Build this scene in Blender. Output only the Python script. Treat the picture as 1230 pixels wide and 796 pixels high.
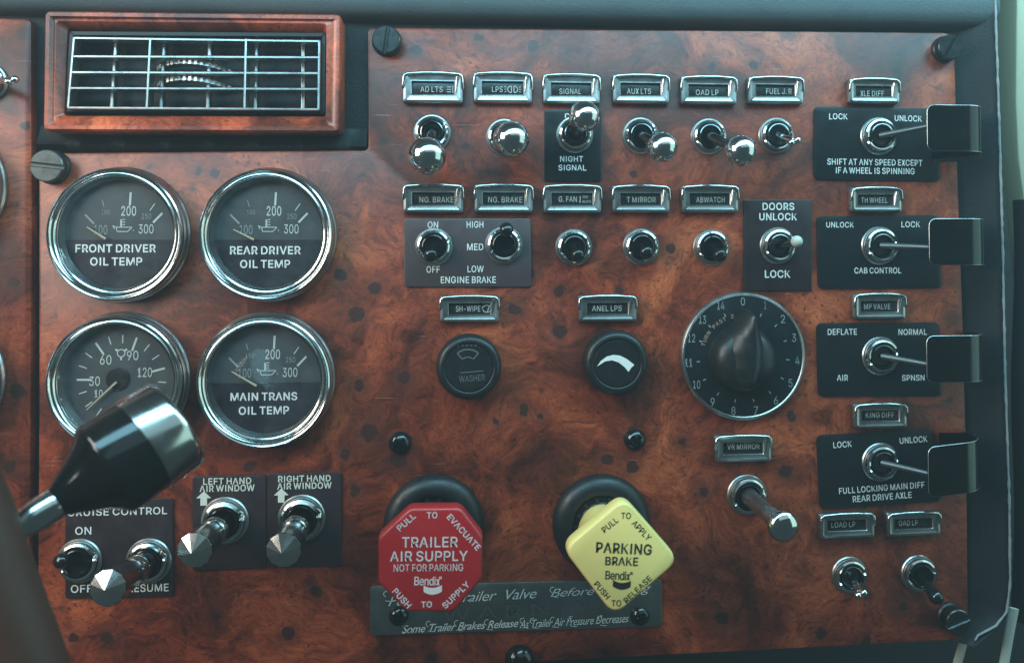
import bpy, bmesh, math, random
from mathutils import Matrix, Vector
from mathutils.geometry import tessellate_polygon
random.seed(7)
for o in list(bpy.data.objects):
    bpy.data.objects.remove(o, do_unlink=True)
sc = bpy.context.scene
COL = sc.collection
PI = math.pi

# ---------------------------------------------------------------- camera
# the dash face is the plane y = 0 (facing -Y), upright; 1 pixel of the photograph = 0.375 mm on it
PX = 0.000375
F = 980.0
CX, CY = 615.0, 285.0            # principal point of the (cropped) photograph
NX, NY = 550.0, 308.0            # foot of the perpendicular from the lens onto the dash
D = F * PX
_d = Vector(((NX - CX) / F, -(NY - CY) / F, -1.0)).normalized()
_ex = Vector((1.0, 0.0, -_d.x / _d.z)).normalized()
_ez = _ex.cross(_d).normalized()
ROT = Matrix((_ex, _d, _ez))     # camera -> world
CAM = Vector((0, -D, 0))
cd = bpy.data.cameras.new('camera')
cam = bpy.data.objects.new('camera', cd)
COL.objects.link(cam)
cam.matrix_world = Matrix.Translation(CAM) @ ROT.to_4x4()
cd.sensor_width = 36.0
cd.lens = 36.0 * F / 1230.0
cd.shift_y = -(398.0 - CY) / 1230.0
cd.clip_start = 0.01
cd.clip_end = 20.0
cd.dof.use_dof = True
cd.dof.focus_distance = D - 0.006
cd.dof.aperture_fstop = 8.0
sc.camera = cam

# ---------------------------------------------------------------- light: dim cab, side windows, added lamps
world = bpy.data.worlds.new('World')
sc.world = world
world.use_nodes = True
wb = world.node_tree.nodes['Background']
wb.inputs[0].default_value = (0.55, 0.85, 0.9, 1)
wb.inputs[1].default_value = 0.055

def area(name, loc, target, sx, sy, power, col):
    l = bpy.data.lights.new(name, 'AREA')
    l.shape = 'RECTANGLE'; l.size = sx; l.size_y = sy; l.energy = power; l.color = col
    o = bpy.data.objects.new(name, l); COL.objects.link(o)
    o.location = loc
    o.rotation_euler = (Vector(target) - Vector(loc)).to_track_quat('-Z', 'Y').to_euler()
    return o
area('side_window_light', (-0.60, -0.37, 0.21), (-.06, 0, -0.03), 0.32, 0.42, 5.6, (1.0, 0.93, 0.84))
area('added_overhead_light', (0.55, -0.95, 0.72), (0.05, 0, 0.0), 1.7, 0.62, 2.6, (0.56, 0.92, 1.0))  # added lamp behind the camera, for reflections as from the cab ceiling
area('added_veil_light', (0.13, -0.18, 0.235), (0.09, -0.08, 0.0), 1.15, 0.12, 5.6, (0.36, 0.80, 1.0))  # unseen teal lamp added to wash the top and light the veil
area('far_window_light', (1.0, -0.30, 0.12), (0.2, 0, -0.05), 0.70, 1.0, 3.4, (0.6, 1.0, 0.92))

hz_ = bpy.data.meshes.new('lens_veil_volume')  # thin fog volume added to stand in for veiling glare in the lens
hb = bmesh.new(); bmesh.ops.create_cube(hb, size=1.0); hb.to_mesh(hz_); hb.free()
ho = bpy.data.objects.new('lens_veil_volume', hz_); COL.objects.link(ho); ho.location = (0, -0.10, 0); ho.scale = (2.4, 0.70, 2.4); ho['kind'] = 'stuff'
hm = bpy.data.materials.new('lens_veil_volume'); hm.use_nodes = True; hm.node_tree.nodes.clear()
hv = hm.node_tree.nodes.new('ShaderNodeVolumePrincipled'); hout = hm.node_tree.nodes.new('ShaderNodeOutputMaterial')
hv.inputs['Color'].default_value = (.84, .90, .92, 1); hv.inputs['Density'].default_value = 0.095; hv.inputs['Anisotropy'].default_value = 0.2
hm.node_tree.links.new(hv.outputs[0], hout.inputs['Volume']); hz_.materials.append(hm)
sc.view_settings.view_transform = 'Standard'
sc.view_settings.look = 'None'
sc.view_settings.exposure = -0.18
sc.view_settings.gamma = 1.0
sc.cycles.use_denoising = True
sc.cycles.max_bounces = 8
sc.cycles.caustics_reflective = False

# ---------------------------------------------------------------- geometry of the view
def P(px, py, h=0.0):
    """world point seen at a photograph pixel, h pixel-units in front of the dash plane"""
    v = ROT @ Vector(((px - CX) / F, -(py - CY) / F, -1.0))
    t = (-h * PX - CAM.y) / v.y
    return CAM + v * t
RX = Matrix.Rotation(PI / 2, 4, 'X')

def tagit(o, label, cat, group=None, kind=None):
    if label: o['label'] = label
    if cat: o['category'] = cat
    if group: o['group'] = group
    if kind: o['kind'] = kind
    return o

class Thing:
    """Empty at the thing's base on the dash; local x right, y up, z out of the dash, in pixel units"""
    def __init__(s, name, px, py, label, cat, group=None, rot=0.0, h=0.0, kind=None):
        s.o = bpy.data.objects.new(name, None); COL.objects.link(s.o)
        s.o.empty_display_size = 0.005
        s.base = P(px, py, h); s.rot = math.radians(rot); s.h = h
        s.o.matrix_world = Matrix.Translation(s.base) @ RX @ Matrix.Rotation(s.rot, 4, 'Z')
        tagit(s.o, label, cat, group, kind)
    def L(s, px, py, h=0.0):
        w = P(px, py, h + s.h) - s.base
        c, n = math.cos(-s.rot), math.sin(-s.rot)
        x, y = w.x / PX, w.z / PX
        return (x * c - y * n, x * n + y * c, h)

class MB:
    def __init__(s): s.bm = bmesh.new()
    def ring(s, pts): return [s.bm.verts.new(p) for p in pts]
    def bridge(s, a, b, closed=True):
        n = len(a)
        for i in range(n if closed else n - 1):
            j = (i + 1) % n
            try: s.bm.faces.new((a[i], a[j], b[j], b[i]))
            except ValueError: pass
    def cap(s, r, flip=False):
        try: s.bm.faces.new(list(reversed(r)) if flip else r)
        except ValueError: pass
    def loops(s, ls, cap0=False, cap1=True):
        """ls: list of (list of 2d points, z)"""
        rs = [s.ring([(p[0], p[1], z) for p in pts]) for pts, z in ls]
        for a, b in zip(rs, rs[1:]): s.bridge(a, b)
        if cap0: s.cap(rs[0], True)
        if cap1: s.cap(rs[-1])
        return s
    def lathe(s, prof, seg=48, o=(0, 0, 0), ax=(0, 0, 1), ph=0.0):
        ax = Vector(ax).normalized(); o = Vector(o)
        q = Vector((0, 0, 1)).rotation_difference(ax)
        rs = []
        for r, z in prof:
            if r < 1e-6: rs.append([s.bm.verts.new(o + q @ Vector((0, 0, z)))])
            else: rs.append([s.bm.verts.new(o + q @ Vector((r * math.cos(2*PI*i/seg + ph), r * math.sin(2*PI*i/seg + ph), z))) for i in range(seg)])
        for a, b in zip(rs, rs[1:]):
            if len(a) == 1 and len(b) == 1: continue
            if len(a) == 1:
                for i in range(seg): s.bm.faces.new((a[0], b[i], b[(i+1) % seg]))
            elif len(b) == 1:
                for i in range(seg): s.bm.faces.new((a[i], a[(i+1) % seg], b[0]))
            else: s.bridge(a, b)
        return s
    def tube(s, pts, rad, seg=14, cap=True, squash=1.0):
        pts = [Vector(p) for p in pts]
        if not isinstance(rad, (list, tuple)): rad = [rad] * len(pts)
        t0 = (pts[1] - pts[0]).normalized()
        up = Vector((0, 0, 1)) if abs(t0.z) < .9 else Vector((0, 1, 0))
        n = t0.cross(up).normalized(); rs = []
        for i, p in enumerate(pts):
            a = pts[max(i-1, 0)]; b = pts[min(i+1, len(pts)-1)]
            t = (b - a).normalized()
            n = (n - t * n.dot(t)).normalized(); m = t.cross(n)
            rs.append([s.bm.verts.new(p + (n * math.cos(2*PI*k/seg) + m * squash * math.sin(2*PI*k/seg)) * rad[i]) for k in range(seg)])
        for a, b in zip(rs, rs[1:]): s.bridge(a, b)
        if cap: s.cap(rs[0], True); s.cap(rs[-1])
        return s
    def box(s, x0, x1, y0, y1, z0, z1, c=0.0):
        if c <= 0: return s.loops([([(x0,y0),(x1,y0),(x1,y1),(x0,y1)], z0), ([(x0,y0),(x1,y0),(x1,y1),(x0,y1)], z1)], True, True)
        q = lambda e: [(x0+e,y0+e),(x1-e,y0+e),(x1-e,y1-e),(x0+e,y1-e)]
        return s.loops([(q(0), z0), (q(0), z1-c), (q(c), z1)], True, True)
    def sphere(s, c, r, seg=28, rings=16, sz=1.0):
        prof = [(r*math.sin(PI*i/rings) if 0 < i < rings else 0, -r*sz*math.cos(PI*i/rings)) for i in range(rings+1)]
        return s.lathe(prof, seg, c)
    def plate(s, pts, z0, z1, c=1.0):
        return s.loops([(pts, z0), (pts, z1 - c), (inset(pts, c*0.3), z1 - c*0.3), (inset(pts, c), z1)], True, True)
    def part(s, name, mat, parent=None, ang=32, label=None, mw=None):
        bmesh.ops.recalc_face_normals(s.bm, faces=s.bm.faces)
        bmesh.ops.scale(s.bm, vec=(PX, PX, PX), verts=s.bm.verts)
        me = bpy.data.meshes.new(name); s.bm.to_mesh(me); s.bm.free()
        me.polygons.foreach_set('use_smooth', [ang > 0] * len(me.polygons))
        if ang > 0: me.set_sharp_from_angle(angle=math.radians(ang))
        me.materials.append(mat)
        o = bpy.data.objects.new(name, me); COL.objects.link(o)
        if parent is not None: o.parent = parent.o if isinstance(parent, Thing) else parent
        if label: o['label'] = label
        return o

def inset(pts, c):
    n = len(pts); out = []
    ar = sum(pts[i][0]*pts[(i+1)%n][1] - pts[(i+1)%n][0]*pts[i][1] for i in range(n))
    sg = 1 if ar > 0 else -1
    for i in range(n):
        p, a, b = Vector(pts[i][:2]), Vector(pts[i-1][:2]), Vector(pts[(i+1)%n][:2])
        e1 = (p - a).normalized(); e2 = (b - p).normalized()
        n1 = Vector((-e1.y, e1.x)) * sg; n2 = Vector((-e2.y, e2.x)) * sg
        m = (n1 + n2)
        if m.length < 1e-6: m = n1
        m.normalize(); k = c / max(0.72 if abs(c) < .03 else 0.4, m.dot(n1))
        out.append(tuple(p + m * k))
    return out
def rrect(x0, x1, y0, y1, r, n=5):
    out = []
    for cx, cy, a in ((x1-r, y1-r, 0), (x0+r, y1-r, 90), (x0+r, y0+r, 180), (x1-r, y0+r, 270)):
        for i in range(n+1):
            t = math.radians(a + 90*i/n); out.append((cx + r*math.cos(t), cy + r*math.sin(t)))
    return out
def roundpoly(pts, r, n=5):
    out = []; N = len(pts)
    if not isinstance(r, (list, tuple)): r = [r]*N
    for i in range(N):
        p, a, b = Vector(pts[i][:2]), Vector(pts[i-1][:2]), Vector(pts[(i+1)%N][:2])
        u, v = (a-p).normalized(), (b-p).normalized()
        if r[i] <= 0: out.append(tuple(p)); continue
        half = math.acos(max(-1, min(1, u.dot(v))))/2
        t = min(r[i]/math.tan(half), (a-p).length*.49, (b-p).length*.49)
        s0, s1 = p+u*t, p+v*t
        for k in range(n+1):
            q = k/n; out.append(tuple(s0*(1-q)**2 + p*2*q*(1-q) + s1*q*q))
    return out

# ---------------------------------------------------------------- lettering
GLYPHS = """rA5_3Z3R4b684/685;3R5h3R4?4{4)5V4q5^4x5^4g5U4V4{3+3R 3[473[4Z5U4Z5U47
rB5.3v3R3v684v684.674|64595~5K5^5T5:5Z5&5e5t5h5i5i5W5h5M5g5D5c555Y4}5T4^5N4>5H4:5A4-524*524(5B4&5J4#5R4x5Y4r5f4k5k4c5o4S5r4H5s445r3]5o3,5j3y5c3p5T3h5H3a533V4=3S4x3R 3}3u4w3u4;3v4~3z5A3(5H3:5L3_5N445M4D5K4L5G4S5B4Z554e4}4j4?4n4,4p4y4p3}4p 3}4>4t4>4$4>4-4@4?4^4{4|525257585A5F5C5N5D5V5C5g585p515x4]5&4,5+4u5,3}5,
rC694+3O4n3P4T3V4B3d3`3q3.3(3!3_3s4E3n4b3l4#3n4}3s5L3!5g3.5y3`5:4B5{4T654n6A4+6C4[6B53695F665Q625a5{5k5@5t5.5!5$5*5s5/5h5>5W5@5J5n5J5l5S5i5Z5e5g5Z5n5U5s5O5x5H5#5A5(535*4`5,4=5.4+5.4t5-4f5)4S5z4G5q475f3}5R3^5B3?4^3>4#3?4h3^4O3~48473`4G3/4S3%4f3x4t3t4+3r4=3s4`3t533v5A3y5H3#5O3(5U3-5Z3=5e3^5i405l485n4G5@4G5>445/3]5*3-5!3#5t3s5k3k5b3d5Q3Y5F3T543Q4[3O
rD654j3R3:3R3:3u4h3u4#3v4?3z543(5G3;5R3|5Y4B5e4Q5h4i5j4$5h4]5e5A5Z5P5R5d5H5o555x4@5&4%5+4k5,3/5,3/684n684-6752625L5^5b5.5p5w5!5f5+5K5/4}5;4$5/4c5*4G5!3`5p3*5b3s5K3g513Y4+3T 3}683}3R3v3R3v68
rE5s3v3R3v685V685V5,3}5,3}4>5N4>5N4o3}4o3}3u5X3u5X3R
rF5o3v3R3v685U685U5,3}5,3}4:5I4:5I4l3}4l3}3R
rG6E4+3O4n3P4T3V4B3e3`3q3-3(3!3_3s4E3n4c3l4#3n4}3s5L3!5g3-5y3`5:4A5{4S654m6A4)6C4[6B53695F665Q615b5{5l5?5t5-5#5#5+5r5:5h5>5V5[5J5n5J5k5R5h5Z5d5g5Y5m5T5r5N5w5H5#5A5&535*4`5,4<5-4*5.4s5-4e5)4S5z4G5q465f3}5R3^5B3?4^3>4#3?4h3^4O3~48473`4H3/4S3%4f3x4t3t4+3r4^3s563w5H3#5S3+5a3=5h3}5m4A5p4N5q4b5!4a4<4a4<4$5^4$5^4a5[4G5=3}5+3-5y3w5m3k5X3a5H3T4~3P
rH6C3v3R3v683}683}4?5f4?5f685.685.3R5f3R5f4q3}4q3}3R
rJ5h4T3O473Q3?3W3%3h3r3w3k3<3i493i4M3;4M3;493<3_3@3/3|3$463v4G3r4T3q4f3r4p3v4y3$4(3/4,3_4-494-685D685D495B3<543w4]3h4)3W4n3Q
rK5=3>493>4i464(4N4|4g5H5R685*684q4/4o4/ 3v3R3v683}683}5C3}4m3}4X3}3R 5V3R4U4&4o505*3R
rL5f3v3R3v683}683}3u5Q3u5Q3R
rM6)3v3R3v684C684:4U4?4F4`3|513*563p4~3p543)5A3|5G4F5L4U5]686c686c3R663R664@6658675T675q675/6A5/635o5`5Q5>565.4@5G3R4>3R4L4@4G55485Q415n3]5/3`5/3{5r3{5V3|593|4@3|3R
rN6G3v3R3v6844685H4R5Q4B5d3?5q3s5l3s5j3@5j4F5i4X5i685<685<3R5c3R4b4@4P5A4A5a3@5,3{5-3|5b3}593}4@3}3R
rO6L4*3O4m3P4T3V4B3d3`3q3.3(3!3_3s4E3n4b3l4#3n4}3s5L3!5g3.5y3`5:4B5{4T654m6A4*6C506A5J655b5{5r5:5&5y5<5g5_5L5~4}614#5~4b5_4E5<3_5&3(5r3q5b3d5J3V503P 4*3r4^3t573x5K3%5V3/5f3_5n485t4O5x4g5y4#5x4^5t5B5n5R5f5f5V5q5K5z575)4^5-4*5.4t5-4f5)4S5z4H5q475f3~5R3^5B3?4^3>4#3?4g3^4O3~48473_4H3/4S3%4f3x4t3t
rP5(3v3R3v684s684-674|645B5}5N5@5W5,5e5y5j5l5m5Y5n5J5m545j4@5e4*5W4v5N4m5B4e4|4Y4-4U4s4T3[4T3[4v4q4v4%4w4:4y4_4$514*574:5C4]5F505H595H5J5H5T5F5c5C5k575r515x4^5$4:5)4%5+4q5,3}5,3}3R
rQ6L4x4G514G5U3*5b3x5>335j335I3e5B3o 4*3O4m3P4T3V4B3d3`3q3.3(3!3_3s4E3n4b3l4#3n4}3s5L3!5g3.5y3`5:4B5{4T654m6A4*6C506A5J655b5{5r5:5&5y5<5g5_5L5~4}614#5~4b5_4E5<3_5&3(5r3q5b3d5J3V503P 4*3r4^3t573x5K3%5V3/5f3_5n485t4O5x4g5y4#5x4^5t5B5n5R5f5f5V5q5K5z575)4^5-4*5.4t5-4f5)4S5z4H5q475f3~5R3^5B3?4^3>4#3?4g3^4O3~48473_4H3/4S3%4f3x4t3t
rR5*3v3R3v684s684-674}645C5}5N5[5X5-5e5!5j5n5n5a5o5L5n565j4^5e4-5X4z5N4q5B4j4|4d4-4a4s4Z3:4Z3:4$4r4$4%4$4;4&4_4*514/574>5C4`5F535H5C5I5L5H5V5F5d5C5l575s515y4_5%4;5)4%5+4q5,3}5,3}3R 5M3R4p4p4{4p5x3R
rS5)4m3N4U3O4E3R403W3=3c3)3l3x3v3q3*3m3@3k443>443@3`3^3=3}3,443%4B3y4J3u4S3s4c3q4m3q4x3q4*3s4>3v4{3z543(5A3.5E3?5H3|5I465H4D5F4K5B4P564U504Z4^4c4w4l4S4u484!3]4,3+4@3z513t5F3r5V3s5j3w5w3$5*3.5>3^5{45634J684X6B4o6C4&6B4@6853635F5{5P5>5Y5*5e5w5i5l5j5Y5E5Y5B5k555u4{5$4;5+4#5.4m5/4c5/4S5-4K5*4C5%465y405s3|5m3_5e3_5X3_5P3|5I415C47574E534L4~4g4]4)4;514)594$5H4y5O4t5V4n5b4g5g4Z5k4Q5m4G5n455m3]5i3+5c3x5U3m5J3e573W4]3R4&3O
rT5*3h5,3h685r685r5,4$5,4$3R4W3R4W5,
rU6D4%3N4k3O4T3S4D3Z3~3i3>3s3*3(3#3@3w463v4N3v683}683}4P3~4D4242463^4D3:4K3(4U3z4e3u4q3s4%3r4>3s503u5A3z5K3(5R3:5X3^5c425e4D5f4P5f685/685/4N5-465)3@5z3(5q3s5e3i5R3Z5B3S4_3O
rV5_4c3R3Z683*684W4d4i454y3g4r3g4*454@4d5g685;684:3R
rW764E3R3Z683)684I4Y4O494T3/4Y3l4V3l4a3/4g494m4Y4}685Z685;4Y5[495|3/633l5}3l633/69496F4Y6u686}686J3R5.3R5T565L5f5D5[5K5[5C5g54564p3R
rX5[3a3R4j4=4j4s3g683>684P5j4c5Q4m594w4[4q4[4!594-5Q4_5j5W685)684%4t4%4>5.3R5a3R4[414+4J4z4Y4p4q4w4q4n4Y4d4J4R413.3R
rY5@4c3R4c4e3Z683.684W5H4l4[4z4p4m4p4!4[4;5H5a685.684+4e4+3R
rZ5$3m3R3m3o4.5c4}5y5F5]5J5-4>5,4l5,3l5,3l685h685h5;4K40433(3;3i3-3s4C3t4h3u5j3u5j3R
ra5e4G3N443N3^3Q3/3T3%3Z3v3f3p3n3k3x3h3*3g3@3h403j493n4G3r4N3x4S3&4X3.4a3@4d3~4f4P4k4r4n4*4r4/4#4/4$4.4-4-4=4*4^4&4}4z534u564n584g5A4Y5A4P5A4I594B563`4`3<4.3l4[3r513x5A3&5I3:5O3^5T425X4D5Z4N5b4X5b4t5Z4$5W4,5T4>5P4`5K515D56555A4`5D4:5D4!5D3R4/3R4/3r4-3r4!3d4v3Z4p3V4i3S4a3P4Q3N 4L3o4W3o4g3r4o3u4v3z4#3(4)3/4,3@4.3|4/454/4V4&4R4q4O4a4M4O4K434F3|4D3]4A3>463:413/3`3.3>3.3.3:3)3=3#3[3x3`3u413r473p4E3o
rb5v4p3N4e3O4U3Q4M3T4F3X4A3c453h3`3u3]3u3]3R3r3R3r683^683^553`55455I495N4F5R4M5V4U5Z4d5b4p5b4&5a4?5W515P5D5G5M555U4[5a4(5d4n5e4U5d4B5a3_5U3*5M3u5D3i523Z4?3S4&3O 4k3o4v3p4(3t4;3y4]3(4}3:533_5646584I594V584i564u534(4}4;4]4_4;514(564v594k5A4Z594P564H51494_434<3}4(3`4u3^4i3]4V3^4H3`453~3_433:493&4H3x4P3s4Z3p
rd5v4Y3N4I3O443S3]3Z3,3i3!3u3s3*3n3_3j4B3i4U3j4n3n4(3s4[3!553-5G3]5P455W4J5a4Y5b4j5b4s5Z4!5V4*5R4:5N4?5I4}55505550685V685V3R513R513u4}3u4>3h4:3c4*3X4!3T4s3Q4j3O 4c3o4n3p4x3s4)3x4:3&4@3:4`3_4}45504H514V504i4}4u4`4(4@4<4:4_4)514x564n594c5A4R594H564851414_3`4;3@4(3=4u3;4i3:4V3;4I3=463@3_3`3:413(493y4H3t4R3p
re5l4g3N4O3O493S3_3Z3.3i3#3u3t3*3n3_3j4B3i4T3j4m3n4%3t4@3#543.5F3_5P475W4M5a4d5b4n5b4x5Z4*5W4=5S4{5M555F5C575I4|5O4<5R4$5U4n5V4X5V4L3$4L3$4k5E4k504b4~4n4|4y4_4+4?4>4/4{4(524x564n594d5A4S594I564952424{3`4>3@4,3=4z3;4q3:4f3:4P3;4B3=403[3?3|3,433$4C3w4L3r4V3p4g3o4o3o4u3q4#3r4*3u4/3x4>3#4]3)4`3/4}3?5R3-5O3#5J3s5D3l553e4{3Y4<3T4&3Q4t3O
rf4#4o5Z4o593U593U5Z 3(3R3(5z3)5,3,5?3:5|3?643{69446D4C6G4L6I4U6J4l6H4v6E4o5>4h5@4X5[4P5@4I5>4D5:4A5+485#475s473R
ri4J3r3R3r5Z3^5Z3^3R 3*5&3#5(3w5*3s5-3o5;3m5@3m5{3m613o663s6A3w6D3#6F3*6G3/6F3>6D3^6A3{663}613~5{3}5@3{5;3^5-3>5*3/5(
rn5o3^4n3^3R3r3R3r5Z3]5Z3]4?3=4?3_54425H4C5Q4N5W4a5a4o5b4!5a4.5Y4]5T515N595F5F555K4_5N4,5O4u5O3R4^3R4^4s4]4(4>4>4-4|4$544r584f5A4W594O574G544A4~444^3~4<3{4*3_4y
rx5Y3b3R4M4j4M4M3f5Z3<5Z4A4}4Q4#4e4d4O4d4b4#4r4}4<5Z5L5Z4e4K4e4h5O3R4>3R4p3+4a444M4R4c4R4P444A3+3.3R
rr4&3r3R3r5Z3]5Z3]553_553}5E445M4C5T4L5X4W5a4h5b4p5b4w5b4w564p574d584V574N554G52494}434^3~4=3{4,3_4#3^4s3^3R
rt4o4c5Z4c593U593U5Z 3x5@3~5@3~3;403)413!443w483s4E3r4L3q4T3r4b3s4h3S4W3Q4K3P453Q3]3V3.3c3%3l3z3x3x3.
r05-4n3O4V3P4F3U413d3?3p3*3&3z3^3u4D3q4b3p4#3q4}3u5M3!5g3+5y3?5:415{4F654V6A4n6C4(6A4]65565{5J5:5T5y5b5g5h5M5k4}5m4#5k4b5h4D5b3^5T3&5J3p573d4]3U4(3P 4n3q4z3r4-3v4@3$4}3.553_5A485E4O5G4h5H4#5G4^5E5B5A5R555g4}5r4@5#4-5*4z5.4n5:4b5.4R5*4I5#495r435g3}5R3_5B3[4^3[4#3[4h3_4O3}48433_493.4I3$4R3v4b3r
r15-3%3R3%3s5e3s5e3R 4/684/3R4g3R4g5*4f5*3+5O3+5w4Z68
r25-3x3R3x3p4r4o4<4<4]4_4|515058535F555N555V545d525l4~5s4_5y4>5%4.5*4%5-4v5/4m5:4c5/4U5-4M5*4F5$4A5w455q425i405Z405Q3y5Q3z5f3$5s3+5&3=5<3{5`48624K674Y6B4m6C4#6B4<684}62595`5I5=5Q5)5V5u5Y5i5a5V5Z5M5X5D5U545Q4`5K4;5D4%544s4]4f4*4Q4C3v4C3t5e3t5e3R
r35-4j3O4U3P4G3R423W3@3c3,3k3!3u3t3(3p3>3n423[423]3_3`3<3~3,453%4B3y4J3v4R3s4a3q4j3q4t3r4%3s4/3v4@3!4|3(523.563@593~5A48594H574Q534Y4}4f4[4m4.4r4#4v4p4x4b4y4E4y4E4`4?5*4?5,3!5,3!685V685V5:4g4:4g4?4y4@4;4>4~4/5C4(5M4w5U4l5b4Z5e4M5f485e3_5a3-5U3y5M3n5B3e4~3X4<3S4z3P
r45-3l3?3l4F4x6850683@4J3@4H5q4H5q3? 4<3R4<3|4<494<545G545G3R
r55-4l3O4W3P4I3S463X3`3d3;3l3)3v3!3)3x3?3v413|413}3_413=453,4A3&4G3z4N3v4U3s4c3r4l3q4u3r4&3t4/3x4[3%4|3,523>563|5847594H584S564b524l4{4t4@4z4.4(4%4,4t4/4j4/4a4/4S4.4K4+4C4(454#404x3z4!3:685S685S5,4B5,434{444{4A504H544P574X5A4g5B4p5C4!5B4.594]5551515A4`5H4>5O4+5U4z5Y4q5c4f5e4U5e4I5d425a3=5T3%5L3r5B3h4~3Z4<3S4!3P
r65-4n3O4Y3P4K3S473Y3{3g3<3q3*3$3#3=3y413x4H3y4T3!4g3(4t3/4+3]4{455F4!6856684B4(494(4J4?4Y4}4e504k524r524)514[4}534]5E4;5N4(5U4u5Z4h5c4U5d4F5c3~5Z3;5T3#5L3q5B3g503Y4=3S4$3P 4n3p4x3q4(3s4:3w4[3$4|3+523=563`5845594F584P564Y524h4|4o4[4v4:4!4(4&4x4)4n4*4e4)4V4&4N4!4G4v4A4o454h414Z3~4P3}4F3~45413`453=4A3+4G3$4N3w4V3s4e3q
r75-3:3R575*575,3w5,3w685e685e5*4I3R
r85-4n3O4X3P4I3S443X3]3e3-3m3$3w3w3*3s3@3r443s4E3u4O3y4Y3$4g3+4o3=4v3_4!434&4C4)4C4*414/3[4@3.4~3(5A3#5M3!5Z3#5m3(5x3-5+3?5>3}5{49634L684Z6B4n6C4$6B4<684}63595{5I5>5Q5+5V5x5Z5m5a5Z5Z5M5V5A5P4~5G4@574/4`4*4`4)544&5D4!5L4v5S4o5Y4g5d4Y5g4O5j4E5j445i3@5e3*5Y3w5Q3m5G3e533X4@3S4&3P 4n3q4y3q4+3s4=3v4`3z513(563.5A3?5D3|5D455D4E5A4N564U514b4_4h4<4l4*4p4x4r4n4s4d4r4T4p4L4l4D4h464b414U3|4N3_4E3_453_3|3|3?403.463(4C3z4K3v4S3s4c3q 4n4@4w4@4&4]4.4`4?4~4_544~5A525H545P555X545f525m4~5t4_5z4?5&4/5+4&5.4w5/4n5:4e5/4W5.4P5+4I5&4D5z485t455m435f425X435P455H485A4D544I4~4P4`4W4]4e4@
r95-4n6C4$6B4=6750615B5^5L5/5T5!5Z5n5c5Y5d5I5d565a4^5V4,5P4u5F4d534K4a3R413R4{4y4~4y4?4l4$4b4w4Z4q4Y4j4X4U4Y4H4c454h3_4o3;4y3)4+3#4]3y563x5L3y5a3#5o3*5#3<5:3{5^47614K674Y6B 4n5:4e5/4V5-4N5)4G5#4A5u455n425e3~5V3~5L3~5B4251454^4A4;4G4+4N4%4V4z4e4w4n4w4x4w4(4z4:4%4[4+4|4;524]5651585A595K585U565e525n4|5u4[5#4:5)4(5-4x5/
r.4U3:3P3*3Q3#3S3w3V3t3a3r3g3q3l3r3s3t3x3w3$3#3(3*3+3:3+3@3+3`3(403$443x463s473l463g443a403V3`3S3@3Q
r-5-5D4w5D4U3^4U3^4w"""
_AL = "0123456789ABCDEFGHIJKLMNOPQRSTUVWXYZabcdefghijklmnopqrstuvwxyz!#$%&()*+,-./:;<=>?@[]^_`{|}~"
_IX = {c: i for i, c in enumerate(_AL)}
def _dec(t): return [_IX[t[i]]*len(_AL) + _IX[t[i+1]] - 300 for i in range(0, len(t), 2)]
FONT = {}
for _l in GLYPHS.split('\n'):
    _a = _dec(_l[2:4])[0]; _lp = []
    for _q in _l[4:].split(' '):
        _v = _dec(_q); _lp.append([(_v[i]/500, _v[i+1]/500) for i in range(0, len(_v), 2)])
    FONT[_l[:2]] = (_a/500, _lp)
FONT['rI'] = (.245, [[(.090, 0), (.158, 0), (.158, .508), (.090, .508)]])
WEIGHT = {'r': .002, 'b': .008, 'h': .015}
TRI = {}
def glyph(key):
    if key not in TRI:
        adv, lps = FONT['r' + key[1]]; lps = [[p for i_, p in enumerate(l) if p != l[i_-1]] for l in lps]; lps = [l for l in lps if len(l) > 2]
        def area_(l): return sum(l[i][0]*l[(i+1)%len(l)][1]-l[(i+1)%len(l)][0]*l[i][1] for i in range(len(l)))/2
        def inside(p, l):
            c = False
            for i in range(len(l)):
                a, b = l[i], l[i-1]
                if (a[1] > p[1]) != (b[1] > p[1]) and p[0] < (b[0]-a[0])*(p[1]-a[1])/(b[1]-a[1])+a[0]: c = not c
            return c
        outer = [l for l in lps if not any(inside(l[0], m) for m in lps if m is not l)]
        if key[1] in 'Xx':
            W, H, sw = (.36, .508, .088 + 2*WEIGHT[key[0]]) if key[1] == 'X' else (.28, .38, .080 + 2*WEIGHT[key[0]])
            m_ = W/2; g_ = (m_-sw)*H/(W-sw); adv = W + .03
            lps = [[(.015+a, b) for a, b in ((0,0),(sw,0),(m_,g_),(W-sw,0),(W,0),(m_+sw/2,H/2),(W,H),(W-sw,H),(m_,H-g_),(sw,H),(0,H),(m_-sw/2,H/2))]]
            outer = lps
        wo = 0 if key[1] in 'Xx' else WEIGHT[key[0]]; adv += wo; isout = [l in outer for l in lps]
        lps = [inset(l, -wo if q else wo) for l, q in zip(lps, isout)]; outer = [l for l, q in zip(lps, isout) if q]
        v, f = [], []
        for o in outer:
            grp = [o] + [l for l in lps if l not in outer and inside(l[0], o)]
            flat = [p for g_ in grp for p in g_]; b = len(v)
            tr = tessellate_polygon([[Vector((p[0], p[1], 0)) for p in g_] for g_ in grp])
            v += flat; f += [[b+i for i in t] for t in tr]
        TRI[key] = (adv, v, f)
    return TRI[key]
TEXTN = [0]
def text_mesh(s, bold=0.0, shear=0.0, sp=1.0, res=3):
    c = bpy.data.curves.new('lettering', 'FONT')
    c.body = s; c.resolution_u = res; c.offset = bold; c.shear = shear; c.space_character = sp
    o = bpy.data.objects.new('lettering', c); COL.objects.link(o)
    me = bpy.data.meshes.new_from_object(o)
    bpy.data.objects.remove(o); bpy.data.curves.remove(c)
    return me
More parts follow.
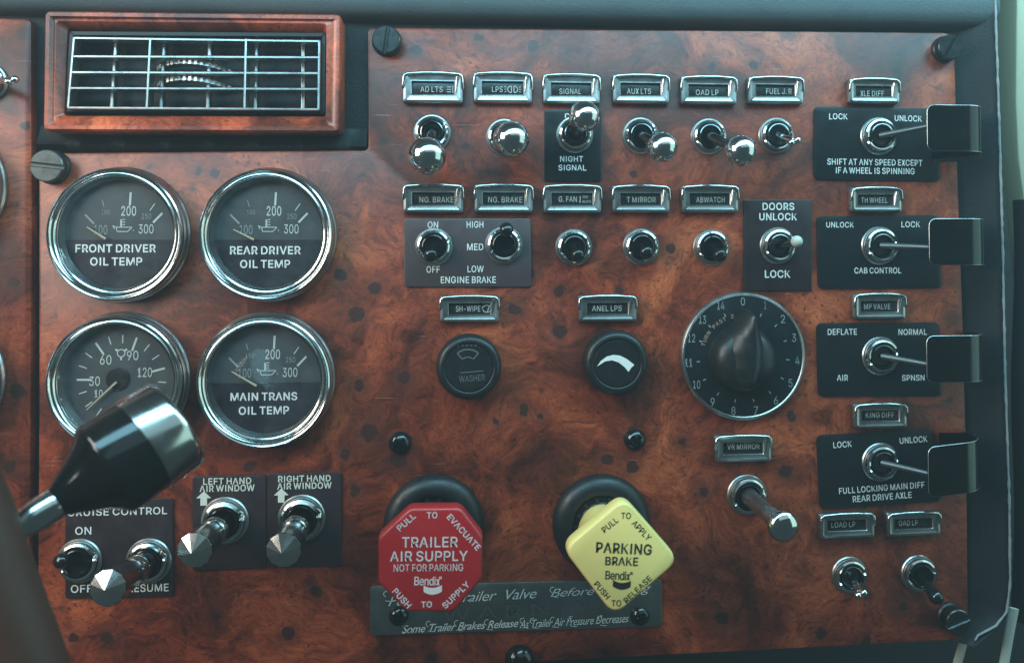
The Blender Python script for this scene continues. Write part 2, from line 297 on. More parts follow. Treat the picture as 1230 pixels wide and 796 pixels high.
class Print:
    """flat print collected into one part"""
    def __init__(s): s.v = []; s.f = []
    def text(s, st, x, y, z, w, h, rot=0.0, bold=0.008, shear=0.0, sp=1.0):
        if shear:
            me = text_mesh(st, bold, shear, sp)
            vs = [(v.co.x, v.co.y) for v in me.vertices]; fs = [list(p.vertices) for p in me.polygons]
            bpy.data.meshes.remove(me)
        else:
            wt = 'h' if bold >= .020 else ('b' if bold >= .012 else 'r'); vs, fs, px_ = [], [], 0.0
            for ch in st:
                if ch == ' ' or 'r' + ch not in FONT: px_ += .15*sp; continue
                adv, gv, gf = glyph(wt + ch); q0 = len(vs)
                vs += [(a+px_, b_) for a, b_ in gv]; fs += [[q0+i for i in t] for t in gf]
                px_ += adv*sp + (sp-1)*.06
        if not vs: return s
        xs = [v[0] for v in vs]; ys = [v[1] for v in vs]
        x0, x1, y0, y1 = min(xs), max(xs), min(ys), max(ys)
        kx = w/(x1-x0); ky = h/(y1-y0); c, n = math.cos(math.radians(rot)), math.sin(math.radians(rot))
        b = len(s.v)
        for vx_, vy_ in vs:
            u = (vx_-(x0+x1)/2)*kx; t = (vy_-(y0+y1)/2)*ky
            s.v.append((x+u*c-t*n, y+u*n+t*c, z))
        for p in fs: s.f.append([b+i for i in p])
        return s
    def poly(s, pts, z):
        b = len(s.v); s.v += [(p[0], p[1], z) for p in pts]; s.f.append(list(range(b, b+len(pts)))); return s
    def line(s, a, b, w, z):
        a, b = Vector(a[:2]), Vector(b[:2]); d = (b-a).normalized(); n = Vector((-d.y, d.x))*w/2
        return s.poly([a-n, b-n, b+n, a+n], z)
    def arc(s, c, r, a0, a1, w, z, n=10):
        for i in range(n):
            t0, t1 = math.radians(a0+(a1-a0)*i/n), math.radians(a0+(a1-a0)*(i+1)/n)
            s.poly([(c[0]+q*math.cos(t), c[1]+q*math.sin(t)) for q, t in ((r-w/2, t0), (r+w/2, t0), (r+w/2, t1), (r-w/2, t1))], z)
        return s
    def part(s, name, mat, parent):
        me = bpy.data.meshes.new(name)
        me.from_pydata([(a*PX, b*PX, c*PX) for a, b, c in s.v], [], s.f); me.update()
        me.materials.append(mat)
        o = bpy.data.objects.new(name, me); COL.objects.link(o)
        o.parent = parent.o if isinstance(parent, Thing) else parent
        return o
def put(pr, T, st, px, py, w, h, z, rot=0.0, **k):
    """print centred at a photograph pixel, w x h in photograph pixels, on the face at height z of thing T"""
    x, y, _ = T.L(px, py, z); q = 1 - (z + T.h)/980.0
    pr.text(st, x, y, z, w*q, h*q, rot - math.degrees(T.rot), **k)

# ---------------------------------------------------------------- materials
def newmat(name):
    m = bpy.data.materials.new(name); m.use_nodes = True
    return m, m.node_tree, m.node_tree.nodes['Principled BSDF']
def setp(b, **k):
    for n, v in k.items(): b.inputs[n.replace('_', ' ')].default_value = v
def nd(nt, t, **k):
    n = nt.nodes.new(t)
    for a, v in k.items(): setattr(n, a, v)
    return n
def noise(nt, scale, detail=4, rough=.55, dist=0.0, vec=None):
    n = nd(nt, 'ShaderNodeTexNoise'); n.inputs['Scale'].default_value = scale; n.inputs['Detail'].default_value = detail
    n.inputs['Roughness'].default_value = rough; n.inputs['Distortion'].default_value = dist
    if vec is None:
        tc = nd(nt, 'ShaderNodeTexCoord'); vec = tc.outputs['Object']
    nt.links.new(vec, n.inputs['Vector']); return n
def ramp(nt, fac, stops):
    r = nd(nt, 'ShaderNodeValToRGB'); e = r.color_ramp.elements
    while len(e) < len(stops): e.new(0.5)
    for i, (p, c) in enumerate(stops):
        e[i].position = p; e[i].color = (*c, 1) if len(c) == 3 else c
    nt.links.new(fac, r.inputs[0]); return r
def mixc(nt, fac, a, b, mode='MIX'):
    m = nd(nt, 'ShaderNodeMix', data_type='RGBA', blend_type=mode)
    for s, v in ((0, fac), (6, a), (7, b)):
        if isinstance(v, (int, float)): m.inputs[s].default_value = v
        elif isinstance(v, tuple): m.inputs[s].default_value = (*v, 1)
        else: nt.links.new(v, m.inputs[s])
    return m.outputs[2]
def math_(nt, op, a, b=None, c=None):
    m = nd(nt, 'ShaderNodeMath', operation=op)
    for i, v in enumerate((a, b, c)):
        if v is None: continue
        if isinstance(v, (int, float)): m.inputs[i].default_value = v
        else: nt.links.new(v, m.inputs[i])
    return m.outputs[0]
def rough_noise(nt, b, lo, hi, scale=120, bump=0.0, bscale=None):
    n = noise(nt, scale, 5, .6)
    r = nd(nt, 'ShaderNodeMapRange'); r.inputs[1].default_value = .35; r.inputs[2].default_value = .7
    r.inputs[3].default_value = lo; r.inputs[4].default_value = hi
    nt.links.new(n.outputs[0], r.inputs[0]); nt.links.new(r.outputs[0], b.inputs['Roughness'])
    if bump:
        n2 = noise(nt, bscale or scale*4, 3, .6)
        bp = nd(nt, 'ShaderNodeBump'); bp.inputs['Strength'].default_value = bump; bp.inputs['Distance'].default_value = .0003
        nt.links.new(n2.outputs[0], bp.inputs['Height']); nt.links.new(bp.outputs[0], b.inputs['Normal'])

def plain(name, col, lo, hi, metal=0.0, scale=150, bump=0.0, bscale=None, spec=.5, dust=0.0, coat=0.0):
    m, nt, b = newmat(name)
    setp(b, Base_Color=(*col, 1), Metallic=metal, Specular_IOR_Level=spec)
    if coat: setp(b, Coat_Weight=coat, Coat_Roughness=.15)
    rough_noise(nt, b, lo, hi, scale, bump, bscale)
    if dust:
        n = noise(nt, 900, 6, .75); r = ramp(nt, n.outputs[0], [(.56, (0, 0, 0)), (.72, (1, 1, 1))])
        n2 = noise(nt, 60, 3, .6)
        f = math_(nt, 'MULTIPLY', math_(nt, 'MULTIPLY', r.outputs[0], n2.outputs[0]), dust)
        nt.links.new(mixc(nt, f, col, (.32, .30, .27)), b.inputs['Base Color'])
    return m
M = {}
M['chrome'] = plain('chrome', (.60, .62, .61), .07, .20, 1.0, 120, .0, 700)
M['chrome_worn'] = plain('worn_chrome', (.42, .43, .42), .26, .42, 1.0, 120, .0, 900, dust=.12)
M['dark_chrome'] = plain('dark_chrome', (.15, .16, .16), .12, .28, 1.0, 120, .0, 700)
M['black'] = plain('black_plastic', (.009, .010, .010), .30, .48, 0, 200, .06, 2600, spec=.35, dust=.07)
M['gloss_black'] = plain('gloss_black_plastic', (.005, .006, .006), .07, .18, 0, 150, dust=.03)
M['black_metal'] = plain('black_metal', (.010, .012, .012), .22, .38, .0, 220, .03, 1500, spec=.4, dust=.04)
M['rubber'] = plain('worn_rubber', (.014,.015,.015), .4, .6, 0, 90)
M['void'] = plain('matt_black', (.006, .007, .007), .6, .8)
M['vinyl'] = plain('black_vinyl', (.010, .012, .013), .45, .65, 0, 60, .6, 1100, spec=.2, dust=.08)
M['hood'] = plain('glare_tinted_hood_vinyl', (.060, .075, .080), .5, .7, 0, 60, .6, 900, dust=.15)  # teal glare put into the colour: lighter and bluer than the other vinyl
M['dial'] = plain('dial_grey', (.036, .042, .044), .4, .55, 0, 200, dust=.05)
M['tape'] = plain('label_tape', (.012, .012, .016), .3, .45, 0, 150, .1, 900, dust=.08)
M['plate_black'] = plain('black_switch_plate', (.008, .011, .012), .30, .46, 0, 120, .05, 1400, spec=.3, dust=.07)
M['plate_grey'] = plain('grey_switch_plate', (.068, .050, .052), .34, .5, .25, 120, .06, 1400, dust=.12)
M['plate_plum'] = plain('plum_black_switch_plate', (.024, .015, .017), .30, .48, 0.1, 120, .05, 1400, dust=.12)
M['red'] = plain('red_plastic', (.36, .012, .014), .30, .46, 0, 120, .05, 1800, dust=.05, coat=.2)
M['yellow'] = plain('cream_yellow_plastic', (.76, .57, .19), .34, .5, 0, 120, .05, 1800, coat=.15)
M['edge_highlight'] = plain('highlight_grey_vinyl', (.20, .21, .21), .22, .4, 0, 300, .4, 1600, dust=.5)  # lighter grey that paints the highlight along the pad edge
M['cream'] = plain('cream_trim', (.42, .37, .24), .5, .7, 0, 100, .2, 800)
M['cable'] = plain('pale_trim', (.42, .42, .36), .5, .7, 0, 100, .2, 800)
M['needle'] = plain('tan_needle', (.36, .30, .20), .4, .6)
M['screw_green'] = plain('oxidised_metal', (.085, .095, .088), .3, .5, .7, 220, .15, 900, dust=.3)
M['rim'] = plain('brown_wheel_rim', (.055, .020, .011), .5, .65, 0, 120, .1, 500, spec=.3)
def printmat(name, col, wear=.35, scale=900):
    m, nt, b = newmat(name)
    n = noise(nt, scale, 4, .7); r = ramp(nt, n.outputs[0], [(.20, (0, 0, 0)), (.36, (1, 1, 1))])
    dark = tuple(c*(1-wear) for c in col)
    nt.links.new(mixc(nt, r.outputs[0], dark, col), b.inputs['Base Color'])
    setp(b, Roughness=.5)
    return m
M['white'] = printmat('white_print', (.62, .62, .58))
M['cream_print'] = printmat('cream_print', (.55, .53, .44), .3)
M['holder_print'] = printmat('holder_print', (.36, .37, .34), .3)
M['dim'] = printmat('dim_print', (.20, .22, .21), .5)
M['faint'] = printmat('worn_away_print', (.085, .095, .095), .8, 2500)
M['dial_print'] = printmat('dial_print', (.42, .43, .38), .4)
M['tan_print'] = printmat('tan_print', (.42, .27, .19), .5)
M['black_print'] = printmat('black_print', (.010, .010, .010), 0)
M['pink_print'] = printmat('pinkish_white_print', (.66, .52, .50), .25)
M['engraved'] = plain('engraved_bright_line', (.50, .50, .46), .3, .5, 0, 300)
M['engraved_dim'] = plain('engraved_dull_line', (.055, .06, .06), .3, .5, .0, 300)
# thin glass pane
m, nt, b = newmat('gauge_glass'); nt.nodes.remove(b)
tr = nd(nt, 'ShaderNodeBsdfTransparent'); gl = nd(nt, 'ShaderNodeBsdfGlossy'); gl.inputs['Roughness'].default_value = .06
lw = nd(nt, 'ShaderNodeLayerWeight'); lw.inputs[0].default_value = .5
class _f: pass
fr = _f(); fr.outputs = [math_(nt, 'ADD', .035, math_(nt, 'MULTIPLY', math_(nt, 'POWER', lw.outputs['Facing'], 4.0), .5))]
n = noise(nt, 90, 5, .6); r = ramp(nt, n.outputs[0], [(.45, (0, 0, 0)), (.85, (.05, .05, .05))])
df = nd(nt, 'ShaderNodeBsdfDiffuse'); df.inputs[0].default_value = (.5, .5, .48, 1)
m1 = nd(nt, 'ShaderNodeMixShader'); m2 = nd(nt, 'ShaderNodeMixShader')
nt.links.new(fr.outputs[0], m1.inputs[0]); nt.links.new(tr.outputs[0], m1.inputs[1]); nt.links.new(gl.outputs[0], m1.inputs[2])
nt.links.new(r.outputs[0], m2.inputs[0]); nt.links.new(m1.outputs[0], m2.inputs[1]); nt.links.new(df.outputs[0], m2.inputs[2])
nt.links.new(m2.outputs[0], nt.nodes['Material Output'].inputs[0])
M['glass'] = m
M['cap_chrome'] = plain('cap_chrome', (.62, .62, .60), .16, .26, 1.0, 60)
M['guard'] = plain('black_chromed_guard', (.045, .052, .052), .14, .26, .95, 90, dust=.05)
M['band'] = plain('tarnished_chrome_band', (.46, .47, .46), .10, .24, 1.0, 60, dust=.1)
M['brushed'] = plain('dull_engraved_metal', (.36, .38, .37), .26, .42, 1.0, 60, dust=.1)
M['lever_dark'] = plain('dark_oxidised_lever', (.10, .11, .11), .35, .5, .8, 120, dust=.2)

def burl(name, knots, seed=0.0, coat=.42, gain=1.0):
    """burl veneer under lacquer; object coordinates in metres"""
    m, nt, b = newmat(name)
    tc = nd(nt, 'ShaderNodeTexCoord')
    mp = nd(nt, 'ShaderNodeMapping'); mp.inputs['Location'].default_value = (seed, seed*.7, 0)
    nt.links.new(tc.outputs['Object'], mp.inputs[0]); v0 = mp.outputs[0]
    def warp(vec, scale, amt):
        n = noise(nt, scale, 3, .55, 0, vec)
        s = nd(nt, 'ShaderNodeVectorMath', operation='SUBTRACT'); nt.links.new(n.outputs['Color'], s.inputs[0]); s.inputs[1].default_value = (.5, .5, .5)
        k = nd(nt, 'ShaderNodeVectorMath', operation='SCALE'); nt.links.new(s.outputs[0], k.inputs[0]); k.inputs['Scale'].default_value = amt
        a = nd(nt, 'ShaderNodeVectorMath', operation='ADD'); nt.links.new(vec, a.inputs[0]); nt.links.new(k.outputs[0], a.inputs[1])
        return a.outputs[0]
    v1 = warp(v0, 13, .085)
    v2 = warp(v1, 60, .018)
    big = noise(nt, 15, 6, .66, .8, v1)
    base = ramp(nt, big.outputs[0], [(.32, (.028, .006, .004)), (.43, (.100, .019, .009)), (.53, (.225, .041, .017)), (.66, (.400, .092, .036))])
    for e_ in base.color_ramp.elements: e_.color = tuple(v_*gain for v_ in e_.color[:3]) + (1,)
    # fine streaks that follow the warped figure
    st = nd(nt, 'ShaderNodeMapping'); st.inputs['Scale'].default_value = (1.0, 5.0, 1.0); st.inputs['Rotation'].default_value = (0, 0, .5)
    nt.links.new(v2, st.inputs[0])
    sn = noise(nt, 130, 8, .75, .8, st.outputs[0])
    g = ramp(nt, sn.outputs[0], [(.32, (.36, .30, .28)), (.46, (.84, .80, .78)), (.62, (1.22, 1.18, 1.10))])
    c = mixc(nt, .85, base.outputs[0], g.outputs[0], 'MULTIPLY')
    # dark clouds of eyes
    cl = noise(nt, 62, 8, .72, 1.6, v1); cr_ = ramp(nt, cl.outputs[0], [(.35, (.32, .25, .23)), (.45, (.93, .89, .87)), (.6, (1.10, 1.07, 1.0))])
    c = mixc(nt, .85, c, cr_.outputs[0], 'MULTIPLY')
    fn = noise(nt, 520, 8, .8, .4, v2); fr_ = ramp(nt, fn.outputs[0], [(.38, (.36, .30, .28)), (.50, (1.04, 1.02, 1.0))])
    c = mixc(nt, .65, c, fr_.outputs[0], 'MULTIPLY')
    # scattered knots and pin marks
    def spots(vec, scale, lo, hi, keep):
        v = nd(nt, 'ShaderNodeTexVoronoi', feature='F1'); v.inputs['Scale'].default_value = scale; nt.links.new(vec, v.inputs['Vector'])
        sep = nd(nt, 'ShaderNodeSeparateColor'); nt.links.new(v.outputs['Color'], sep.inputs[0])
        d = ramp(nt, math_(nt, 'ADD', v.outputs['Distance'], math_(nt, 'MULTIPLY', math_(nt, 'SUBTRACT', 1.0, sep.outputs[1]), .10)), [(lo, (1, 1, 1)), (hi, (0, 0, 0))])
        k = math_(nt, 'GREATER_THAN', sep.outputs[0], keep)
        return math_(nt, 'MULTIPLY', d.outputs[0], k)
    kv = warp(v0, 120, .0060); kv = warp(kv, 500, .0012)
    s1 = spots(kv, 78, .12, .30, .68)
    s2 = spots(kv, 330, .20, .30, .45)
    area_ = ramp(nt, noise(nt, 18, 3, .6, 0, v0).outputs[0], [(.42, (.1, .1, .1)), (.58, (1, 1, 1))])
    s2 = math_(nt, 'MULTIPLY', s2, area_.outputs[0])
    s1 = math_(nt, 'MULTIPLY', s1, area_.outputs[0])
    tot = math_(nt, 'MAXIMUM', math_(nt, 'MULTIPLY', s1, .86), math_(nt, 'MULTIPLY', s2, .8))
    # individual knots, with a soft dark halo and a core
    kv2 = warp(warp(tc.outputs['Object'], 160, .0050), 560, .0018)
    halo = None
    for kx, ky, kr in knots:
        dn = nd(nt, 'ShaderNodeVectorMath', operation='DISTANCE'); nt.links.new(kv2, dn.inputs[0]); dn.inputs[1].default_value = (kx, ky, 0)
        mr = nd(nt, 'ShaderNodeMapRange', interpolation_type='SMOOTHSTEP'); nt.links.new(dn.outputs['Value'], mr.inputs[0])
        mr.inputs[1].default_value = kr*1.0; mr.inputs[2].default_value = kr*.74; mr.inputs[3].default_value = 0; mr.inputs[4].default_value = .92
        tot = math_(nt, 'MAXIMUM', tot, mr.outputs[0])
        mr = nd(nt, 'ShaderNodeMapRange', interpolation_type='SMOOTHSTEP'); nt.links.new(dn.outputs['Value'], mr.inputs[0])
        mr.inputs[1].default_value = kr*3.4; mr.inputs[2].default_value = kr*.9; mr.inputs[3].default_value = 0; mr.inputs[4].default_value = .38
        halo = mr.outputs[0] if halo is None else math_(nt, 'MAXIMUM', halo, mr.outputs[0])
    if halo is not None: c = mixc(nt, math_(nt, 'MULTIPLY', halo, 1.2), c, (.080, .022, .014))
    kc = mixc(nt, fn.outputs[0], (.010, .006, .006), (.060, .020, .015))
    c = mixc(nt, tot, c, kc)
    nt.links.new(c, b.inputs['Base Color'])
    setp(b, Roughness=.42, Specular_IOR_Level=.2, Coat_Weight=coat, Coat_IOR=1.45)
    rn = noise(nt, 70, 6, .65, .5); rr = ramp(nt, rn.outputs[0], [(.35, (.24,)*3), (.7, (.40,)*3)])
    nt.links.new(rr.outputs[0], b.inputs['Coat Roughness'])
    # fine scratches and orange peel in the lacquer
    sm = nd(nt, 'ShaderNodeMapping'); sm.inputs['Scale'].default_value = (1.0, 26.0, 1.0); sm.inputs['Rotation'].default_value = (0, 0, 1.05)
    nt.links.new(v0, sm.inputs[0]); sx = noise(nt, 46, 1, .5, .1, sm.outputs[0])
    sr = ramp(nt, sx.outputs[0], [(.765, (0, 0, 0)), (.785, (1, 1, 1))])
    nt.links.new(mixc(nt, math_(nt, 'MULTIPLY', sr.outputs[0], .30), c, (.42, .30, .24)), b.inputs['Base Color'])
    bn = noise(nt, 260, 3, .5); bp = nd(nt, 'ShaderNodeBump'); bp.inputs['Strength'].default_value = .10; bp.inputs['Distance'].default_value = .0004
    nt.links.new(bn.outputs[0], bp.inputs['Height']); nt.links.new(bp.outputs[0], b.inputs['Coat Normal'])
    return m

# ---------------------------------------------------------------- setting: dash body, hood, pads, veneer panels
def Q(px, py, h=0.0):
    w = P(px, py, h); return (w.x/PX, w.z/PX)
def flat_root(name, mb, mat, kind='structure', ang=32):
    o = mb.part(name, mat, None, ang); o.matrix_world = RX.copy(); o['kind'] = kind; return o

back = MB().box(-1500, Q(1196, 300, -14)[0], Q(600, 766, -14)[1], 1200, -60, -14)
flat_root('dash_body', back, M['vinyl'])
flat_root('added_dark_backdrop', MB().box(-2500, 2500, -2500, 1600, -420, -400), M['void'])  # black sheet added as the darkness behind and below the dash
KN = [(478,552,13),(443,518,14),(560,455,16),(432,462,9),(486,454,10),(672,351,10),(698,358,8),(672,398,12),(619,372,9),(730,552,10),(760,560,9),(944,566,10),
      (200,345,7),(350,228,6),(345,345,9),(1010,680,10),(868,742,11),(950,500,8),(88,765,9),(128,765,9),(410,330,9),(428,378,12),(450,345,10),(600,300,6),(640,330,7),
      (258,208,8),(238,206,7),(180,200,6),(415,545,7),(425,590,9),(400,640,13),(500,60,9),(575,45,8),(640,55,9),(855,82,8),(905,78,8),(460,170,8),(482,188,6),(560,175,6),(520,790,9),
      (700,385,5),(595,505,6),(630,492,7),(1140,480,7),(1085,730,8),(1040,770,10),(985,760,9),(820,530,7),(845,590,9),(650,500,6),(300,560,9),(345,760,10),(380,710,9),(260,740,8),(1095,65,6),(760,210,8),(805,300,9),(425,120,7)]
kn = [(Q(a, b)[0]*PX, Q(a, b)[1]*PX, r*PX*.85) for a, b, r in KN]
M['burl'] = burl('burl_veneer', kn)
out = [Q(*p) for p in ((46,184),(442,180),(441,33),(1147,39),(1152,230),(1158,400),(1162,560),(1164,768),(880,783),(300,812),(44,830),(46,500))]
out = roundpoly(out, [7,6,7,16,0,0,0,10,0,0,0,0])
vp = MB().plate(list(reversed(out)), -13, 0, 3.0)
flat_root('veneer_panel', vp, M['burl'])
M['burl2'] = burl('burl_veneer_left', [(Q(a,b)[0]*PX, Q(a,b)[1]*PX, r*PX) for a,b,r in ((28,40,9),(15,340,7),(22,470,10),(30,150,6),(12,560,8))], 3.1)
out = roundpoly([Q(*p) for p in ((-420,18),(37,22),(38,300),(36,560),(32,830),(-420,830))], [0,8,0,0,0,0])
flat_root('veneer_side_panel', MB().plate(list(reversed(out)), -13, -1, 3.0), M['burl2'])

# padded hood over the dash: section (y up, z out) swept sideways
def sweep_x(mb, sec, x0, x1, nx=40, wob=0.0):
    rs = []
    for i in range(nx+1):
        x = x0 + (x1-x0)*i/nx
        rs.append(mb.ring([(x, y + wob*math.sin(i*1.7+j)*random.random(), z + wob*random.random()) for j, (y, z) in enumerate(sec)]))
    for a, b in zip(rs, rs[1:]): mb.bridge(a, b, False)
    return mb
ytop = Q(600, 30)[1]
sec = [(ytop+4, -14), (ytop+6, -2), (ytop+9, 6), (ytop+16, 12), (ytop+30, 16), (ytop+60, 14), (ytop+120, 4), (ytop+260, -40)]
sec = sec[:1] + [(0.5*(a[0]+b[0]), 0.5*(a[1]+b[1])) for a, b in zip(sec, sec[1:])] + sec[-1:]
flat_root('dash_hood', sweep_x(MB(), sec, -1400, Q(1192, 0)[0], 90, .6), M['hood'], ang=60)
# vinyl ledge under the air vent, with wrinkles
lx0, lx1 = Q(44, 172)[0], Q(440, 172)[0]; ly0, ly1 = Q(200, 182)[1], Q(200, 160)[1]
mb = MB(); rs = []
for i in range(121):
    t = i/120; w = 1.6*math.sin(t*47)+1.1*math.sin(t*91+1)+random.random()*.9
    rs.append(mb.ring([(lx0+(lx1-lx0)*t, ly0-3, -13), (lx0+(lx1-lx0)*t, ly0+1, -4+w*.3), (lx0+(lx1-lx0)*t+w, ly0+7, 2+w), (lx0+(lx1-lx0)*t-w, ly0+14, -3-w), (lx0+(lx1-lx0)*t, ly0+30, -9)]))
for a, b in zip(rs, rs[1:]): mb.bridge(a, b, False)
flat_root('vinyl_ledge', mb, M['vinyl'], ang=70)
# rolled pad down the right side; section (x, z) swept along y, following the seam
def seam(py):      # photograph x of the bright edge of the pad
    ks = [(-200,1188),(0,1196),(120,1200),(300,1205),(450,1208),(600,1213),(700,1214),(735,1210),(752,1196),(764,1172),(1000,1160)]
    for (a, x), (b, y) in zip(ks, ks[1:]):
        if a <= py <= b: return x + (y-x)*(py-a)/(b-a)
    return ks[-1][1]
mb = MB(); rs = []
for i in range(81):
    py = -150 + 918*i/80
    ex = Q(seam(py), py, 14)[0]; y = Q(1190, py)[1]; x0 = Q(1100, py)[0]
    j = lambda: random.uniform(-.35, .35)
    rs.append(mb.ring([(x0, y, -13.5), (min(ex-30, x0+60), y, -9), (ex-16, y, 4), (ex-7+j(), y, 11+j()), (ex-2+j(), y, 14.5+j()), (ex+1+j(), y, 12), (ex+5, y, 2), (ex+10, y, -30), (ex+16, y, -120)]))
for a, b in zip(rs, rs[1:]): mb.bridge(a, b, False)
flat_root('dash_side_pad', mb, M['vinyl'], ang=80)

pp = [(*Q(seam(-150+918*i/160)-1, -150+918*i/160, 14), 14.5+random.uniform(-.5,.5)) for i in range(161)]
flat_root('pad_edge_highlight', MB().tube(pp, [1.5+random.uniform(-.45,.35) for _ in pp], 8), M['edge_highlight'], ang=80)  # bead added along the seam to draw the highlight of the pad edge
rp = [(*Q(1232+2*math.sin(i*.5), 240+i*24, -60), -60) for i in range(22)]
flat_root('door_edge_roll', MB().tube(rp, 15, 20), M['vinyl'], ang=80)
# ---------------------------------------------------------------- pillar trim and pale strips at the right edge
pts = [Q(*p, -110) for p in ((1222,-80),(1221,20),(1220,120),(1223,190),(1231,250),(1240,330),(1340,330),(1340,-80))]
t = MB().plate(list(reversed(pts)), -150, -110, 6).part('cream_pillar_trim', M['cream']); t.matrix_world = RX.copy()
tagit(t, 'cream plastic pillar trim at the top right edge beyond the black pad', 'trim')
def strip(pxs, h, r, mat, label, sq=.5):
    t = MB().tube([(*Q(a, b, h), h) for a, b in pxs], r, 12, True, sq).part('pale_strap', mat); t.matrix_world = RX.copy()
    tagit(t, label, 'strap', 'pale straps hanging below the dash')
strip([(1143,830),(1150,796),(1157,770),(1166,735)], -30, 6, M['cable'], 'short pale strap showing under the bottom right corner of the panel')
strip([(1198,850),(1206,796),(1213,755),(1218,730)], -18, 6.5, M['cable'], 'longer pale strap at the far bottom right, beside the black side pad')

# ---------------------------------------------------------------- air vent
V = Thing('air_vent', 232, 88, 'rectangular chrome air vent with two thumbwheels in a stepped burl frame', 'air vent')
M['burl_frame'] = burl('burl_frame_veneer', [], 5.3, .8, 2.0)
def quad(h, c, r=4):
    return roundpoly([V.L(x, y, h)[:2] for x, y in c], r, 4)
o0 = quad(28, ((51,157),(408,159),(410,17),(53,13)), 7)
mb = MB()
i0 = quad(28, ((61,149),(397,151),(399,24),(63,21)), 5)
i1 = quad(20, ((68,144),(392,146),(393,30),(70,27)), 4)
i2 = quad(20, ((76,139),(391,140),(392,37),(80,33)), 4)
mb.loops([(o0, -12), (o0, 25), (inset(o0, 2), 28), (inset(o0, 6), 28), (i0, 24), (i1, 25), (i2, 18), (inset(i2, 3), -6)], False, False)
mb.part('vent_surround', M['burl_frame'], V, 40)
g0 = quad(16, ((77,134),(390,136),(391,40),(84,38)), 2)
MB().loops([(g0, -8), (g0, 16), (inset(g0, 4), 16), (inset(g0, 5), 8)], False, False).part('vent_housing', M['black'], V)
MB().loops([(g0, -9)], False, True).part('vent_cavity', M['void'], V)
f0 = quad(24, ((79.5,131),(384,133),(385,48),(87,44)), 2)
MB().loops([(f0, 6), (f0, 23), (inset(f0, .8), 24), (inset(f0, 2.6), 24), (inset(f0, 3.2), 20), (inset(f0, 3.2), 6)], False, False).part('grille_frame', M['chrome_worn'], V)
def vx(x, y, h): return V.L(x, y, h)
def xat(x_top, y): # frame leans: left side runs 87 -> 80 downwards
    k = (y-46)/84.0; return x_top - 6.5*k*max(0, 1-(x_top-87)/297.0)
for y in (68, 87, 106):
    a = vx(xat(88, y), y, 23); b = vx(384, y+1.2, 23)
    mb = MB()
    n = 4
    ra = [(a[0], a[1]-1.7, 9), (a[0], a[1]-1.9, 22), (a[0], a[1]-.9, 23.6), (a[0], a[1]+.9, 23.6), (a[0], a[1]+1.9, 22), (a[0], a[1]+1.7, 9)]
    rb = [(b[0], b[1]+p[1]-a[1], p[2]) for p in ra]
    A, B = mb.ring(ra), mb.ring(rb); mb.bridge(A, B); mb.cap(A, True); mb.cap(B)
    mb.part('slat', M['chrome_worn'], V, 40)
def vbar(x, w, z0, z1, lean=0):
    a = vx(xat(x, 46), 47, z1); b = vx(xat(x, 129), 130, z1)
    MB().loops([([(b[0]-w, b[1]), (b[0]+w, b[1]), (a[0]+w, a[1]), (a[0]-w, a[1])], z0),
                ([(b[0]-w, b[1]), (b[0]+w, b[1]), (a[0]+w, a[1]), (a[0]-w, a[1])], z1-.6),
                ([(b[0]-w*.5, b[1]), (b[0]+w*.5, b[1]), (a[0]+w*.5, a[1]), (a[0]-w*.5, a[1])], z1)], True, True).part('divider', M['chrome_worn'], V)
for x in (139, 197, 252, 308, 364): vbar(x, 1.9, -2, 8)
for x in (180, 295): vbar(x, 1.2, 6, 24.4)
for y in (83, 102):
    mb = MB(); seg = 110; c = vx(244, y+6, -34); R = 56
    zc = -40; rr = []
    for k, (dr, dy) in enumerate(((-6, -3.6), (0, -3.0), (0, 3.0), (-6, 3.6))):
        ring = []
        for i in range(seg):
            a = 2*PI*i/seg; rad = R + dr + (0.9 if (i % 2 and dr == 0) else 0)
            ring.append((c[0] + rad*math.cos(a), c[1] + dy*.8 + (rad*math.sin(a)-R)*.30 + 3 - rad*math.cos(a)*.05, zc + rad*math.sin(a)))
        rr.append(mb.ring(ring))
    for a, b in zip(rr, rr[1:]): mb.bridge(a, b)
    mb.cap(rr[0], True); mb.cap(rr[-1])
    # only the front of the wheel stands proud of the housing; keep that half
    bmesh.ops.delete(mb.bm, geom=[v for v in mb.bm.verts if v.co.z < -7.5], context='VERTS')
    mb.part('thumbwheel', M['chrome_worn'], V, 0)

